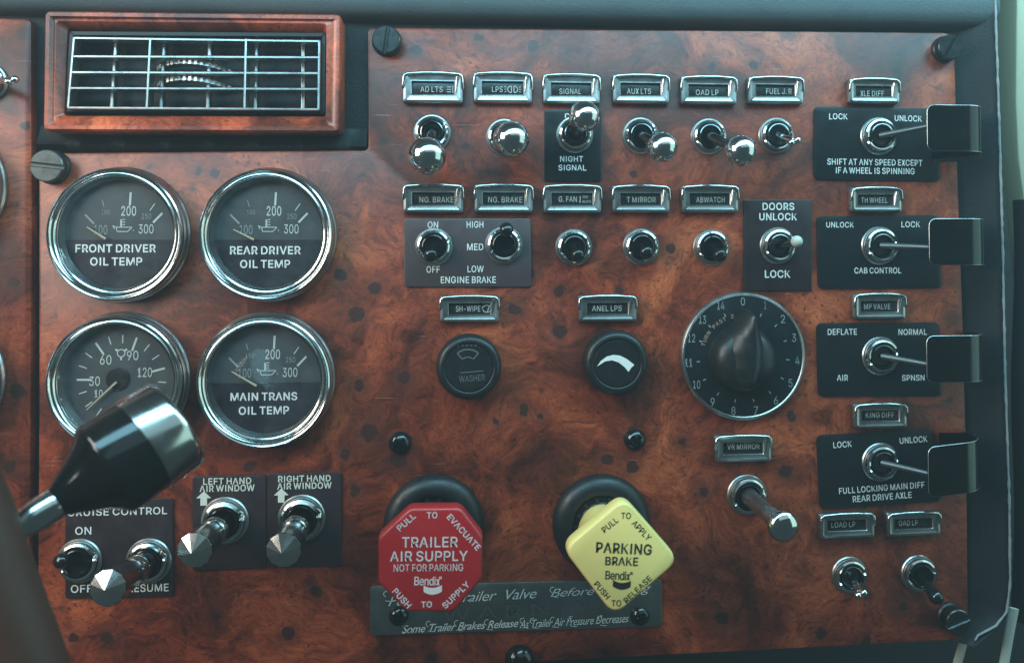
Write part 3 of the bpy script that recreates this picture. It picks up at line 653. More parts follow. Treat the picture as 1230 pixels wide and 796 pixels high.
# ---------------------------------------------------------------- gauges
def gauge(px, py, label, kind, words=None, needle=None, dx=0, dy=0, group='round chrome dashboard gauges'):
    T = Thing('gauge', px, py, label, 'gauge', group)
    MB().lathe([(79.2,0),(79.2,2.5),(78.6,4),(77.5,5),(76.5,7),(76.5,9),(77.5,10.5),(77.2,13),(75.5,16.5),(73,18.5),(71,19)], 96).part('flange', M['chrome_worn'], T)
    MB().lathe([(75.8,15),(76.2,19),(75.4,21.8),(74.0,22.8),(72.8,22.2),(72.0,20.6),(70.6,19.6),(69.4,19.9),(68.6,20.4),(67.8,19.8),(66.9,17.8),(65.6,17.2),(64.4,15)], 96).part('bezel', M['chrome'], T)
    MB().lathe([(64.6,16.5),(63.2,12),(61.5,7),(61,5)], 96).part('inner_ring', M['chrome'], T)
    MB().lathe([(62.5,5),(0,5)], 64).part('dial', M['dial'], T)
    D_ = T.L
    Z = 5.4
    pr = Print(); pd = Print()
    def tick(a, b, w): pr.line(D_(*a, Z), D_(*b, Z), w, Z)
    def p(st, x, y, w, h, q=None, z=Z, **k): put(q or pr, T, st, x, y, w, h, z, **k)
    if kind == 'temp':
        ox, oy = dx, dy
        p('200', 154.6+ox, 253.4+oy, 17, 11.5, bold=.012); p('300', 175.4+ox, 275+oy, 17, 11, bold=.01)
        p('250', 176+ox, 260+oy, 11, 6.5, pd); p('150', 127+ox, 255+oy, 9.5, 5.5, pd); p('100', 121+ox, 276+oy, 15, 11, pd)
        tick((157+ox,231+oy), (156+ox,247+oy), 2.4); tick((195+ox,256+oy), (184+ox,267.4+oy), 2.4)
        tick((186+ox,244.6+oy), (180+ox,253+oy), 1.1)
        pd.line(D_(102+ox,257.6+oy,Z), D_(113+ox,268.7+oy,Z), 2.2, Z); pd.line(D_(122.7+ox,240.4+oy,Z), D_(125+ox,248.5+oy,Z), 1.0, Z)
        # oil can with thermometer
        c = D_(147+ox, 275+oy, Z); x, y = c[0], c[1]
        for a, b_ in (((-6,-3),(6,-3)),((-6,-3),(-7,2)),((-7,2),(5,2)),((6,-3),(11,2)),((5,2),(11,2)),((-7,2),(-11,4)),((-11,4),(-9,0)),((-2,2),(-2,11)),((0,5),(3,5)),((0,8),(3,8)),((0,11),(3,11)),((-1,2),(-1,11)),((12.5,-1),(12.5,-2.4))):
            pr.line((x+a[0], y+a[1]), (x+b_[0], y+b_[1]), .9, Z)
        # printed cover label over the lower part of the dial
        w0 = D_(100+ox, 288.0+oy, 6)[1] - 0; ang = math.asin(max(-1, min(1, w0/61.0)))
        pts = [(61.2*math.cos(t), 61.2*math.sin(t)) for t in [PI-ang + (PI+2*ang)*i/40 for i in range(41)]]
        MB().loops([(pts, 5.2), (pts, 6.6)], False, True).part('cover_label', M['tape'], T)
        pw = Print()
        for st, x, y, w in words: put(pw, T, st, x, y, w, 9.6, 6.9, bold=.022, sp=1.02)
        pw.part('lettering', M['white'], T)
        if needle:
            a, b_ = D_(*needle[0], 9), D_(*needle[1], 9)
            MB().tube([(a[0], a[1], 9), (b_[0], b_[1], 9)], [.6, 1.5], 6).part('needle', M['needle'], T)
    else:
        C = (146+dx, 456+dy)
        for i in range(-3, 13):
            a = math.radians(180 - i*18.33); maj = i in (0, 3, 6, 9)
            r0, r1 = (37, 54) if maj else ((44, 54) if i % 3 else (42, 54))
            tick((C[0]+r0*math.cos(a), C[1]-r0*math.sin(a)), (C[0]+r1*math.cos(a), C[1]-r1*math.sin(a)), 2.3 if maj else 1.2)
        for st, x, y, w in (('10',118.5,472.5,9),('30',113.6,457.6,12),('60',127,432,13),('90',159.4,426.7,13),('120',174,447,16)):
            p(st, x+dx, y+dy, w, 11 if st != '10' else 9, bold=.01)
        MB().lathe([(13,5.2),(13,6.6),(12,7.4),(0,7.8)], 32, D_(144+dx, 454+dy, 0)[:2]+(0,)).part('needle_hub', M['black'], T)
        a, b_ = D_(104+dx, 492+dy, 9), D_(140+dx, 459+dy, 9)
        MB().tube([(a[0], a[1], 9), (b_[0], b_[1], 9)], [.6, 1.6], 6).part('needle', M['needle'], T)
        c = D_(145.5+dx, 424+dy, Z); pr.arc((c[0], c[1]), 4.3, 0, 360, 1.1, Z, 16)
        for q in (-90, 35, 145):
            t = math.radians(q); pr.line((c[0]+4.5*math.cos(t), c[1]+4.5*math.sin(t)), (c[0]+8*math.cos(t), c[1]+8*math.sin(t)), 2.2, Z)
    pr.part('dial_markings', M['dial_print'], T)
    if pd.f: pd.part('small_dial_markings', M['dim'], T)
    MB().lathe([(66,15.2),(40,16.6),(0,17.2)], 64).part('glass', M['glass'], T)
    return T
gauge(147, 282, 'round chrome gauge reading front driver oil temp, top left of the four', 'temp',
      (('FRONT DRIVER',139,298.3,91),('OIL TEMP',139.6,314,59)), ((104,272.5),(127,287)))
gauge(324, 282, 'round chrome gauge reading rear driver oil temp, beneath the air vent', 'temp',
      (('REAR DRIVER',318.8,300.6,82),('OIL TEMP',318.5,317,58)), ((280,275.5),(305,288)), 174.5, 0)
gauge(321.5, 455, 'round chrome gauge reading main trans oil temp, above the window switches', 'temp',
      (('MAIN TRANS',317,476,77),('OIL TEMP',317,492.7,58)), ((278,446),(308,463.4)), 173, 172)
gauge(146.5, 456, 'round chrome pressure gauge marked 10 to 120, partly behind the black lever', 'press')
gauge(-76, 226, 'cut-off chrome gauge on the left edge beside the front driver gauge', 'press', dx=-218, dy=-230)
gauge(-78, 456, 'cut-off chrome gauge on the left edge beside the 10 to 120 gauge', 'press', dx=-220)

# ---------------------------------------------------------------- chrome label holders
def holder(px, py, w, h, words, label, rot=0.0, tw=None, th=8, tx=0, ty=0, icon=None, group='small chrome label holders above switches'):
    px_, py_ = px - (px-550)*.0092, py - (py-308)*.0092; tx += px-px_; ty += py-py_; px, py = px_, py_
    T = Thing('label_holder', px, py, label, 'label holder', group, rot)
    w *= .985; h *= .985
    R = lambda ww, hh, r, oy=0, ox=0: rrect(ox-ww/2, ox+ww/2, oy-hh/2, oy+hh/2, r, 4)
    ww, wh = w*.70, h*.42
    MB().loops([(R(w, h, 3), 0), (R(w, h, 3), 7), (R(w-2, h-2, 2.4), 9), (R(w-7, h-7, 2), 9.8), (R(ww+6, wh+5, 1.2), 8.6), (R(ww+1.5, wh+1, .8), 8.8), (R(ww, wh, .6), 8), (R(ww, wh, .6), 4.5)], False, False).part('frame', M['chrome_worn'], T, 28)
    # raised clip round the upper half
    x1, yt = w/2-1.2, h/2-1.5
    pts = [(-x1-.8, -1.0, 8.4), (-x1-.2, 2.5, 10.2), (-x1+.6, yt-3, 10.6), (-x1+4, yt-.6, 10.8), (-w*.15, yt+.7, 11.2), (w*.15, yt+.7, 11.2), (x1-4, yt-.6, 10.8), (x1-.6, yt-3, 10.6), (x1+.2, 2.5, 10.2), (x1+.8, -1.0, 8.4)]
    MB().tube(pts, [1.6, 1.9] + [1.9]*6 + [1.9, 1.6], 10).part('clip', M['chrome'], T, 50)
    MB().tube([(x1-5.5, yt-4, 9.6), (x1-6.5, yt-9, 9.4), (x1-7.5, -wh/2+3, 9.0)], [2.2, 1.6, .9], 8).part('catch', M['chrome'], T, 50)
    MB().plate(R(ww+4, wh+3, 1), 2.5, 5.0, .3).part('label_plate', M['black_metal'], T)
    pr = Print(); x, y = tx, ty
    c = T.L(px+tx, py+ty, 5.4)
    pr.text(words, c[0], c[1], 5.4, (tw or w*.5), th, 0, bold=.006, sp=1.05)
    if icon == 'lamp':
        x0 = c[0] + tw/2 + 4
        pr.arc((x0+8, c[1]), 4, -90, 90, 1, 5.4, 8); pr.line((x0+8, c[1]-4), (x0+8, c[1]+4), 1, 5.4)
        for k in (-3, 0, 3): pr.line((x0+1, c[1]+k), (x0+6, c[1]+k), .9, 5.4)
    if icon == 'pair':
        x0 = c[0] + tw/2 + 12
        pr.arc((x0-2, c[1]), 4, 90, 270, 1, 5.4, 8); pr.arc((x0+2, c[1]), 4, -90, 90, 1, 5.4, 8)
        pr.line((x0-1.5, c[1]-4), (x0-1.5, c[1]+4), 1, 5.4); pr.line((x0+1.5, c[1]-4), (x0+1.5, c[1]+4), 1, 5.4)
        for k in (-3, 0, 3):
            pr.line((x0-10, c[1]+k*1.1), (x0-7.5, c[1]+k*.8), .8, 5.4); pr.line((x0+10, c[1]+k*1.1), (x0+7.5, c[1]+k*.8), .8, 5.4)
    if icon == 'wipe':
        x0 = c[0] + tw/2 + 8
        pr.arc((x0, c[1]-3), 7, 30, 150, 1, 5.4, 8); pr.line((x0-5, c[1]-1), (x0-3, c[1]-4), 1, 5.4); pr.line((x0+5, c[1]-1), (x0+3, c[1]-4), 1, 5.4); pr.line((x0, c[1]-5), (x0+3, c[1]+3), 1, 5.4); pr.line((x0-3, c[1]-4), (x0+3, c[1]-4), 1, 5.4)
    if icon == 'auto':
        x0 = c[0] + tw/2
        pr.line((x0+4, c[1]-4), (x0+4, c[1]+4), .9, 5.4); pr.line((x0+2.6, c[1]-2.5), (x0+4, c[1]-4), .8, 5.4)
        pr.text('ON', x0+10, c[1]+3, 5.4, 6, 3); pr.text('AUTO', x0+12, c[1]-2.8, 5.4, 11, 3.2)
    pr.part('lettering', M['holder_print'], T)
    return T
H = lambda s: 'chrome label holder reading ' + s
for px, py, w, h, st, tx, ty, tw, lab, ic in (
        (520,105.5,73,37,'AD LTS',518.4,107.4,26.5,'AD LTS, far left of the top row','lamp'),
        (604,105.5,72,37,'LPS',597.4,107.4,13,'LPS with lamp symbols, second in the top row','pair'),
        (686.5,107,71,36,'SIGNAL',685,110,26.6,'SIGNAL, above the night signal plate',None),
        (770,107,71,35,'AUX LTS',767.6,109.8,29.6,'AUX LTS in the top row',None),
        (851.5,108.5,71,34,'OAD LP',849.4,111.2,28,'OAD LP in the top row',None),
        (932,108.5,71,33,'FUEL J. R',935.6,110,32,'FUEL J R, right end of the top row',None),
        (1050.5,109.5,66,31,'XLE DIFF',1047.7,112.5,30,'XLE DIFF, top of the right column',None),
        (520.5,238.5,73,34,'NG. BRAKE',524.4,240,40.5,'NG. BRAKE, above the on off switch',None),
        (605,238.5,72,34,'NG. BRAKE',607,240,41,'NG. BRAKE, above the high med low switch',None),
        (687.5,239,72,34,'G. FAN',682,239.3,22,'FAN with on and auto, second row','auto'),
        (770,239,72,33,'T MIRROR',770.3,240,35.5,'T MIRROR in the second row',None),
        (853,239,72,33,'ABWATCH',853.4,240,35.5,'ABWATCH, left of the doors plate',None),
        (1053,240,66,31,'TH WHEEL',1050.3,240.5,33.5,'TH WHEEL in the right column',None),
        (564,371,72,32,'SH-WIPE',562.2,370.7,29,'SH-WIPE above the washer knob','wipe'),
        (730,370.5,72,32,'ANEL LPS',729,370.2,36,'ANEL LPS above the dimmer knob',None),
        (893,538.5,71,33,'VR MIRROR',893,536,40,'VR MIRROR, below the numbered timer dial',None),
        (1057,368,67,32,'MP VALVE',1053.7,368,33.5,'MP VALVE in the right column',None),
        (1058,499.5,68,31,'KING DIFF',1057,498,36,'KING DIFF, lowest of the right column',None),
        (1018,631,70,31,'LOAD LP',1013,629.5,30,'LOAD LP above the slim chrome switch, bottom row left',None),
        (1098,629,69,30,'OAD LP',1091,627.5,24,'OAD LP above the black switch, bottom row right',None),
        ):
    holder(px, py, w, h, st, 'chrome label holder reading ' + lab, .8 if py > 600 else 0, tw=tw, th=6.8, tx=tx-px, ty=ty-py, icon=ic)

# ---------------------------------------------------------------- plates
def splate(name, corners, mat, label, words, r=5, th=2.6, rot=0.0, cat='switch plate', group='printed switch plates', pm='white', bold=.012, edge=None):
    cx = sum(c[0] for c in corners)/4; cy = sum(c[1] for c in corners)/4
    T = Thing(name, cx, cy, label, cat, group, rot)
    pts = roundpoly([T.L(x, y, th)[:2] for x, y in corners], r, 5)
    MB().plate(list(reversed(pts)), .1, th, .8).part('plate', mat, T)
    pr = Print()
    for wd in words:
        st, x, y, w, h = wd[:5]; put(pr, T, st, x, y, w, h, th+.35, wd[5] if len(wd) > 5 else 0, bold=bold, sp=1.03)
    return T, pr, th
def rc(x0, y0, x1, y1): return [(x0,y0),(x1,y0),(x1,y1),(x0,y1)]
def P1(*a, **k):
    T, pr, th = splate(*a, **k); pr.part('lettering', M['white'], T); return T
P1('switch_plate', rc(654,132,722,218), M['plate_black'], 'black plate reading day and night signal behind a ball lever', [('DAY',689,140,21,7),('NIGHT',686.5,191,28,7),('SIGNAL',687.5,201.5,34,7)], r=3)
P1('switch_plate', rc(485.5,262.5,638,344.5), M['plate_grey'], 'grey plate reading engine brake carrying two black toggles',
   [('ON',520,270,12.5,7.8),('OFF',520.3,323.5,16,8),('HIGH',570.6,269.6,20,8),('MED',570.8,296.5,19.5,8),('LOW',571.3,323,19.5,8),('ENGINE BRAKE',562.6,336,66,8)], r=4)
P1('switch_plate', rc(893.5,240,975.5,349), M['plate_plum'], 'dark plate reading doors unlock and lock', [('DOORS',935,248,40,9.2),('UNLOCK',934.7,260.3,47.5,9.2),('LOCK',934,329,32,9.5)], r=1.5, bold=.02)
P1('switch_plate', [(978,127.5),(1128,130),(1130,218),(978,215.5)], M['plate_black'], 'black plate warning to shift at any speed except if a wheel is spinning',
   [('LOCK',1007,140,23.5,7.5),('UNLOCK',1091,142.4,35,7.5,-1),('SHIFT AT ANY SPEED EXCEPT',1051,195,122,7.8,-.5),('IF A WHEEL IS SPINNING',1051.5,205.2,101,7.8,-.5)], r=8)
P1('switch_plate', [(981,259.5),(1127,258),(1132,346),(983,347)], M['plate_black'], 'black plate reading cab control with unlock at left',
   [('UNLOCK',1009,270,35,7),('LOCK',1094,269.5,24,7.4),('CAB CONTROL',1054.4,324.8,60,7.4)], r=8)
P1('switch_plate', [(981,388),(1129,387),(1132,476),(983,476)], M['plate_black'], 'black plate reading deflate, normal, air and spnsn',
   [('DEFLATE',1011.8,398.4,37,7.4),('NORMAL',1096.3,398.6,36.5,7.4),('AIR',1012,453.5,14,7.4),('SPNSN',1097,453.5,29,7.4)], r=8)
P1('switch_plate', [(981,523),(1121,514),(1131,602),(985,612)], M['plate_black'], 'tilted black plate reading full locking main diff rear drive axle',
   [('LOCK',1012,533.5,23.5,7.6,3),('UNLOCK',1097.3,528,35.5,7.6,3),('FULL LOCKING MAIN DIFF',1059.3,585.6,109,7.6,3),('REAR DRIVE AXLE',1059.7,596.5,75,7.6,3)], r=8)
P1('switch_plate', [(78,601),(208,598.5),(208,716),(78,719)], M['plate_plum'], 'dark plate reading cruise control with on off and resume',
   [('CRUISE CONTROL',141,614,112,8.5),('ON',100,637,18,9),('OFF',98,706.5,24,9),('RESUME',178,705.5,46,9)], r=4)
for x0, x1, yt, wd, ax in ((231,319.5,570.5,[('LEFT HAND',273,577.5,55,7.6),('AIR WINDOW',272.8,586,63,7.8)],244.7), (321,410,567,[('RIGHT HAND',365.7,574.4,61,7.6),('AIR WINDOW',365.7,583,63,7.8)],337.8)):
    side = 'left' if x0 < 300 else 'right'
    T, pr, th = splate('switch_plate', [(x0,yt+1.5),(x1,yt),(x1,yt+112),(x0,yt+114)], M['plate_plum'], 'dark plate reading %s hand air window with an arrow' % side, wd, r=3, bold=.028)
    c = T.L(ax, yt+28, th+.35); x, y = c[0], c[1]
    pr.poly([(x-3.8,y-8),(x+3.8,y-8),(x+3.8,y+.5),(x+8.5,y+.5),(x,y+8.5),(x-8.5,y+.5),(x-3.8,y+.5)], th+.35)
    pr.part('lettering', M['cream_print'], T)
# engraved metal plate beneath the valves
T, pr, th = splate('warning_plate', [(444.5,703.5),(795,694.5),(795,752),(444.5,763)], M['brushed'], 'long dark metal plate engraved with script beneath the two valve knobs', [], r=6, th=3, cat='sign', group=None)
k = dict(shear=.42, sp=.95)
put(pr, T, 'Pull  Out  Trailer  Valve', 556, 716.5, 176, 12, th+.35, 1.4, bold=-.006, **k)
put(pr, T, 'Before  Leaving', 722, 710, 122, 13, th+.35, 1.4, bold=-.006, **k)
put(pr, T, 'Some Trailer Brakes Release', 553, 751.5, 138, 9.5, th+.35, 1.4, bold=.008, **k)
put(pr, T, 'As Trailer Air Pressure Decreases', 690, 745.5, 132, 9.5, th+.35, 1.4, bold=.0, **k)
for sx, sy in ((464,717),(493,717),(523,717),(562,716),(664,712),(726,710),(487,754),(515,753),(549,752),(585,751),(628,749),(640,749),(664,748),(686,747),(722,746)):
    q_ = T.L(sx, sy, th+.35); pr.arc((q_[0], q_[1]+4), 3.2, 60, 260, .8, th+.35, 8); pr.line((q_[0]-1, q_[1]-4), (q_[0]+7, q_[1]-5), .7, th+.35)
pr.part('engraved_script', M['engraved'], T)
pr = Print(); put(pr, T, 'W A R N I N G', 640, 731.5, 215, 15, th+.4, 1.4, bold=-.012); pr.part('engraved_word', M['engraved_dim'], T)

# ---------------------------------------------------------------- switches
def knurl(r, n): pass
def toggle(px, py, label, tip, style, nut=1.0, group='toggle switches on the dash', base=2.6, name='toggle_switch'):
    T = Thing(name, px, py, label, 'switch', group)
    k = nut
    # mounting washer, dress nut with slots, threaded bush
    MB().lathe([(22.5*k,0),(22.5*k,base+1),(21.5*k,base+2.2),(19*k,base+2.6)], 56).part('washer', M['chrome_worn'], T)
    mb = MB(); seg = 60; prof = [(19.8,base+2.2),(20,base+5),(19,base+7.6),(17.2,base+8.8),(15.4,base+8.4),(13.8,base+6)]
    rs = []
    for r, z in prof:
        ring = []
        for i in range(seg):
            a = 2*PI*i/seg + .35
            notch = 1.6 if (i % 30) in (0, 1, 29) else 0
            ring.append((r*k*math.cos(a), r*k*math.sin(a), z - (notch if z > base+6.5 else 0)))
        rs.append(mb.ring(ring))
    for a, b in zip(rs, rs[1:]): mb.bridge(a, b)
    mb.part('dress_nut', M['chrome'], T, 35)
    MB().lathe([(14*k,base+7),(13.6*k,base+9.5),(12.6*k,base+10),(11.8*k,base+9),(10.5*k,base+4),(0,base+3)], 40).part('bushing', M['dark_chrome'] if style in ('ball','slim','thin','silver') else M['gloss_black'], T)
    t = Vector(T.L(*tip)); s = Vector((0, 0, base+3)); d = t - s; Ln = d.length; u = d.normalized()
    at = lambda q: s + d*q
    sc_ = 1 - tip[2]/980.0
    if style == 'ball':
        r = tip_r*sc_
        mb = MB().tube([s, at(.2), at(.5), t - u*r*.8], [8.5, 7, 5.6, 5.6], 18)
        mb.part('lever', M['dark_chrome'], T); MB().sphere(t, r).part('ball_knob', M['chrome'], T, 60)
    elif style == 'bat':
        q = [0, .15, .35, .55, .72, .86, .95, 1.0]; rr = [4.5, 4.5, 4.8, 6, 7.6, 8.2, 6.6, 2.5]
        MB().tube([at(x) for x in q], rr, 20).part('lever', M['gloss_black'], T, 60)
    elif style == 'silver':
        MB().tube([s, at(.6), at(.8)], [5, 4.2, 4], 16).part('lever', M['dark_chrome'], T)
        MB().sphere(t, 7.0).part('tip', M['cable'], T, 60)
    elif style == 'slim':
        MB().tube([s, at(.5), at(.93)], [5.2, 4.2, 4.0], 16).part('lever', M['chrome'], T)
        for sx in (-3.6, 3.6): MB().sphere(t + Vector((sx, sx*.4, 0)), 4.2, 16, 10).part('tip', M['chrome'], T, 60)
    elif style == 'cone':
        r = 21*sc_
        a = at(.06)
        mb = MB().lathe([(13,0),(13,Ln*.26),(15.2,Ln*.30),(15.2,Ln*.36),(13.2,Ln*.39),(16.0,Ln*.50),(r*.98,Ln*.90),(r,Ln*.93)], 40, s, u)
        mb.part('handle', M['band'], T, 40)
        MB().lathe([(r,Ln*.93),(r*.98,Ln*.94),(0,Ln*.94+r*.46)], 12, s, u, ph=.3).part('faceted_cap', M['cap_chrome'], T, 0)
    elif style == 'disc':
        r = 18.5*sc_
        MB().lathe([(11,0),(10,Ln*.2),(8.5,Ln*.55),(8.5,Ln*.62),(10,Ln*.66),(10,Ln*.72),(8.6,Ln*.76),(12,Ln*.90),(r,Ln*.96)], 36, s, u).part('handle', M['chrome_worn'], T, 40)
        MB().lathe([(r,Ln*.96),(r*1.03,Ln*.99),(r*.98,Ln*1.02),(r*.8,Ln*1.05),(r*.4,Ln*1.075),(0,Ln*1.08)], 40, s, u).part('end_cap', M['chrome'], T, 60)
    elif style == 'thin':
        MB().tube([s, at(.5), t], [4.2, 3.4, 3.0], 14).part('lever', M['lever_dark'], T, 60)
    return T
S = 'toggle switch '
tip_r = 23; toggle(519,160,'chrome ball toggle pulled down below the AD LTS holder',(513,187,52),'ball', base=0)
tip_r = 22; toggle(606,165,'chrome ball toggle seen end-on below the LPS holder',(614,167,46),'ball', base=0)
tip_r = 19; toggle(690,162,'chrome ball toggle pushed up on the night signal plate',(702,140,44),'ball')
tip_r = 19; toggle(769,163,'chrome ball toggle below the AUX LTS holder',(795,177,60),'ball', base=0)
tip_r = 19.5; toggle(851,164,'chrome ball toggle with the longest reach, below the ROAD LP holder',(889,181,68),'ball', base=0)
toggle(932,163,'short dark chrome toggle without a ball below the FUEL holder',(954,170,38),'slim', base=0)
toggle(521,296,'black bat toggle pointing down between on and off',(517,309,36),'bat')
toggle(605,294,'black bat toggle pushed up beside high on the engine brake plate',(609,271,36),'bat')
toggle(689,297,'black toggle below the FAN holder',(695,309,34),'bat', base=0)
toggle(770,296,'black toggle below the HT MIRROR holder',(778,305,34),'bat', base=0)
toggle(854,297,'black toggle below the CABWATCH holder',(867,309,34),'bat', base=0)
toggle(933,295,'silver-tipped toggle on the doors plate',(957,290,34),'silver')
toggle(97,672,'short black toggle pointing left between on and off of cruise control',(68,673,34),'bat', 1.12)
toggle(180,672,'long dark switch handle with faceted cap on the cruise control plate',(126,708,122),'cone', 1.15, name='handle_switch', group='long handled chrome switches')
toggle(271,624,'long switch handle with faceted cap on the left hand air window plate',(231,663,96),'cone', 1.22, name='handle_switch', group='long handled chrome switches')
toggle(363,621,'long switch handle with faceted cap on the right hand air window plate',(339,663,96),'cone', 1.22, name='handle_switch', group='long handled chrome switches')
toggle(897,594,'long chrome switch lever with round flat end below the timer dial',(941,632,104),'disc', 1.1, base=0, name='handle_switch', group='long handled chrome switches')
toggle(1020,690,'slim chrome toggle pointing down, below the LOAD LP holder',(1034,713,46),'slim', 1.0, base=0)
toggle(1103,688,'black toggle pointing down right in the bottom right corner',(1128,722,52),'bat', 1.0, base=0)

# guarded switches in the right column
G = ((1054,164,(1118,151,44),(1114.5,127,1183,181)),(1055,295,(1118,297,44),(1117,263,1186,318)),(1056,427,(1118,438,44),(1114,403,1184,459)),(1056,554,(1118,569,44),(1116,536,1180,597)))
GN = ('the axle shift plate','the cab control plate','the deflate plate','the tilted full locking plate')
for (x, y, tip, (gx0, gy0, gx1, gy1)), nm in zip(G, GN):
    toggle(x, y, 'thin-levered chrome switch on ' + nm, tip, 'thin', 1.05, group='guarded lever switches in the right column')
    T = Thing('switch_guard', gx1, (gy0+gy1)/2, 'black bent metal guard with bright edge over the lever of ' + nm, 'switch guard', 'bent guards in the right column')
    hz = 50; tk = 2.6
    a = T.L(gx0, gy1, hz); b = T.L(gx1+9, gy0, hz); tilt = T.L(gx1, gy1, hz)[1]-a[1]
    rise = 7 if 'tilted' in nm else 0
    u0, u1, v0, v1 = a[0], b[0], a[1], b[1]; rc_ = 8; rb = 30
    prof = []
    for q in (0, .07, .18, .35, .6, 1.0): prof.append((u0+rc_*q, hz, rc_*(1-math.sqrt(max(0, 1-(1-q)**2)))))
    prof.append((u1-rb, hz, 0))
    for i in range(1, 9):
        t_ = PI/2*i/8; prof.append((u1-rb+rb*math.sin(t_), hz-rb+rb*math.cos(t_), 0))
    prof.append((u1, 0, 0))
    mb = MB(); o_, i_ = [], []
    for u, w, e in prof:
        nx, nz = (0, 1) if w >= hz-.01 else ((1, 0) if w < hz-rb else ((u-(u1-rb))/rb, (w-(hz-rb))/rb))
        ry = rise*(u-u0)/(u1-u0)
        o_.append((mb.bm.verts.new((u, v0+e+ry, w)), mb.bm.verts.new((u, v1-e+ry, w))))
        i_.append((mb.bm.verts.new((u-nx*tk, v0+e+ry, w-nz*tk)), mb.bm.verts.new((u-nx*tk, v1-e+ry, w-nz*tk))))
    for k in range(len(prof)-1):
        for A, B in ((o_, None), (i_, None)): mb.bm.faces.new((A[k][0], A[k+1][0], A[k+1][1], A[k][1]))
        for s_ in (0, 1): mb.bm.faces.new((o_[k][s_], o_[k+1][s_], i_[k+1][s_], i_[k][s_]))
    mb.bm.faces.new((o_[0][0], o_[0][1], i_[0][1], i_[0][0]))
    mb.part('cover', M['guard'], T, 30)
    # bright worn edge: bead round the free edge
    path = [(u, v1-e+rise*(u-u0)/(u1-u0), w-.6) for u, w, e in reversed(prof[:-1])] + [(u, v0+e+rise*(u-u0)/(u1-u0), w-.6) for u, w, e in prof[:-4]]
    MB().tube(path, .6, 6).part('edge', M['chrome_worn'], T, 60)
    if nm.startswith('the axle') or nm.startswith('the tilted'):
        up = nm.startswith('the tilted')
        c0 = T.L(1130 if not up else 1138, 188 if not up else 531, 24); c1 = T.L(1178, 188 if not up else 531, 24)
        yy = c0[1]
        mb = MB(); rs = []
        for i in range(13):
            q = i/12; x_ = c0[0]+(c1[0]-c0[0])*q; z_ = 8+(3 if up else 20)*math.sin(PI/2*q)
            rs.append(mb.ring([(x_, yy-6, z_), (x_, yy+8, z_), (x_, yy+8, z_-2), (x_, yy-6, z_-2)]))
        for A, B in zip(rs, rs[1:]): mb.bridge(A, B)
        mb.cap(rs[0], True); mb.cap(rs[-1]); mb.part('bracket', M['dark_chrome'], T, 40)

# ---------------------------------------------------------------- rotary knobs
def ribbed(mb, prof, seg, depth, zlo, zhi):
    rs = []
    for r, z in prof:
        rs.append(mb.ring([((r - (depth if (i % 2 and zlo <= z <= zhi) else 0))*math.cos(2*PI*i/seg), (r - (depth if (i % 2 and zlo <= z <= zhi) else 0))*math.sin(2*PI*i/seg), z) for i in range(seg)]))
    for a, b in zip(rs, rs[1:]): mb.bridge(a, b)
    mb.cap(rs[-1]); return mb
for kx, ky, lab in ((563,438,'ribbed black round knob with worn WASHER print'),(736,433,'black round dimmer knob with a white crescent')):
    T = Thing('rotary_knob', kx, ky, lab, 'knob', 'round black control knobs')
    R = 38.2
    ribbed(MB(), [(R-1,0),(R,4),(R+.6,14),(R+.2,20),(R-1.6,24.5),(R-5,27.2),(R-8,27.8),(R-9.4,27.4),(R-10,26.2),(R-11,26.2)], 120, .7 if 'WASH' in lab else .25, 3, 21).part('grip', M['black'], T, 50)
    MB().lathe([(R-11,26.3),(R-11.6,26.9),(0,27)], 60).part('cap', M['black'], T)
    pr = Print(); z = 27.3
    if 'WASH' in lab:
        put(pr, T, 'WASHER', 567, 454, 31, 7.5, z, 4, bold=-.005); c = T.L(562, 433, z)
        pr.arc((c[0], c[1]-6), 19, 50, 130, 1.6, z); pr.arc((c[0], c[1]-6), 10, 55, 125, 1.2, z)
        for a in (50, 130): pr.line((c[0]+10*math.cos(math.radians(a)), c[1]-6+10*math.sin(math.radians(a))), (c[0]+19*math.cos(math.radians(a)), c[1]-6+19*math.sin(math.radians(a))), 1.4, z)
        for i in range(5): pr.line((c[0]-12+i*5, c[1]+17+i%2), (c[0]-10+i*5, c[1]+18-i%2), 1.1, z)
        pr.line((c[0]-9, c[1]-14), (c[0]+18, c[1]-12), 1, z)
        pr.part('print', M['faint'], T)
    else:
        pt = [(717,440),(722,433),(729,428),(737,426),(745,427),(753,431),(762,438),(758,442),(755,446.5),(750,440.5),(743,435),(735,432.6),(727,433.8)]
        pr.poly([T.L(a, b, z)[:2] for a, b in pt], z).part('crescent_mark', M['white'], T)

T = Thing('timer_dial', 891, 427, 'large black dial numbered 0 to 14 with a pointer knob and chrome rim', 'timer dial')
MB().lathe([(78,0),(78,4),(77,7),(75.6,8.4),(73.6,8.8),(72.6,8)], 96).part('rim', M['chrome_worn'], T)
MB().lathe([(73,7.4),(70,8),(0,8)], 96).part('face', M['plate_black'], T)
pr = Print(); pt = Print(); z = 8.4
NP = ((892.3,362),(919,366.5),(940.5,383),(953.8,405.6),(957.9,432.8),(949.5,459.9),(932,480.7),(908,492.7),(881,493),(856,482.5),(836.8,461.7),(827.3,435.5),(830.7,406),(843.8,384),(865.8,367))
for i, (x, y) in enumerate(NP):
    put(pr, T, str(i), x, y, 5.2 if i != 1 and i < 10 else (1.8 if i == 1 else 9), 10, z, bold=-.004)
    if i:
        dx_, dy_ = x-892.5, y-428; l = math.hypot(dx_, dy_); 
        a = T.L(892.5+dx_/l*56, 428+dy_/l*56, z); b = T.L(892.5+dx_/l*52, 428+dy_/l*52, z); pr.line(a, b, 1.5, z)
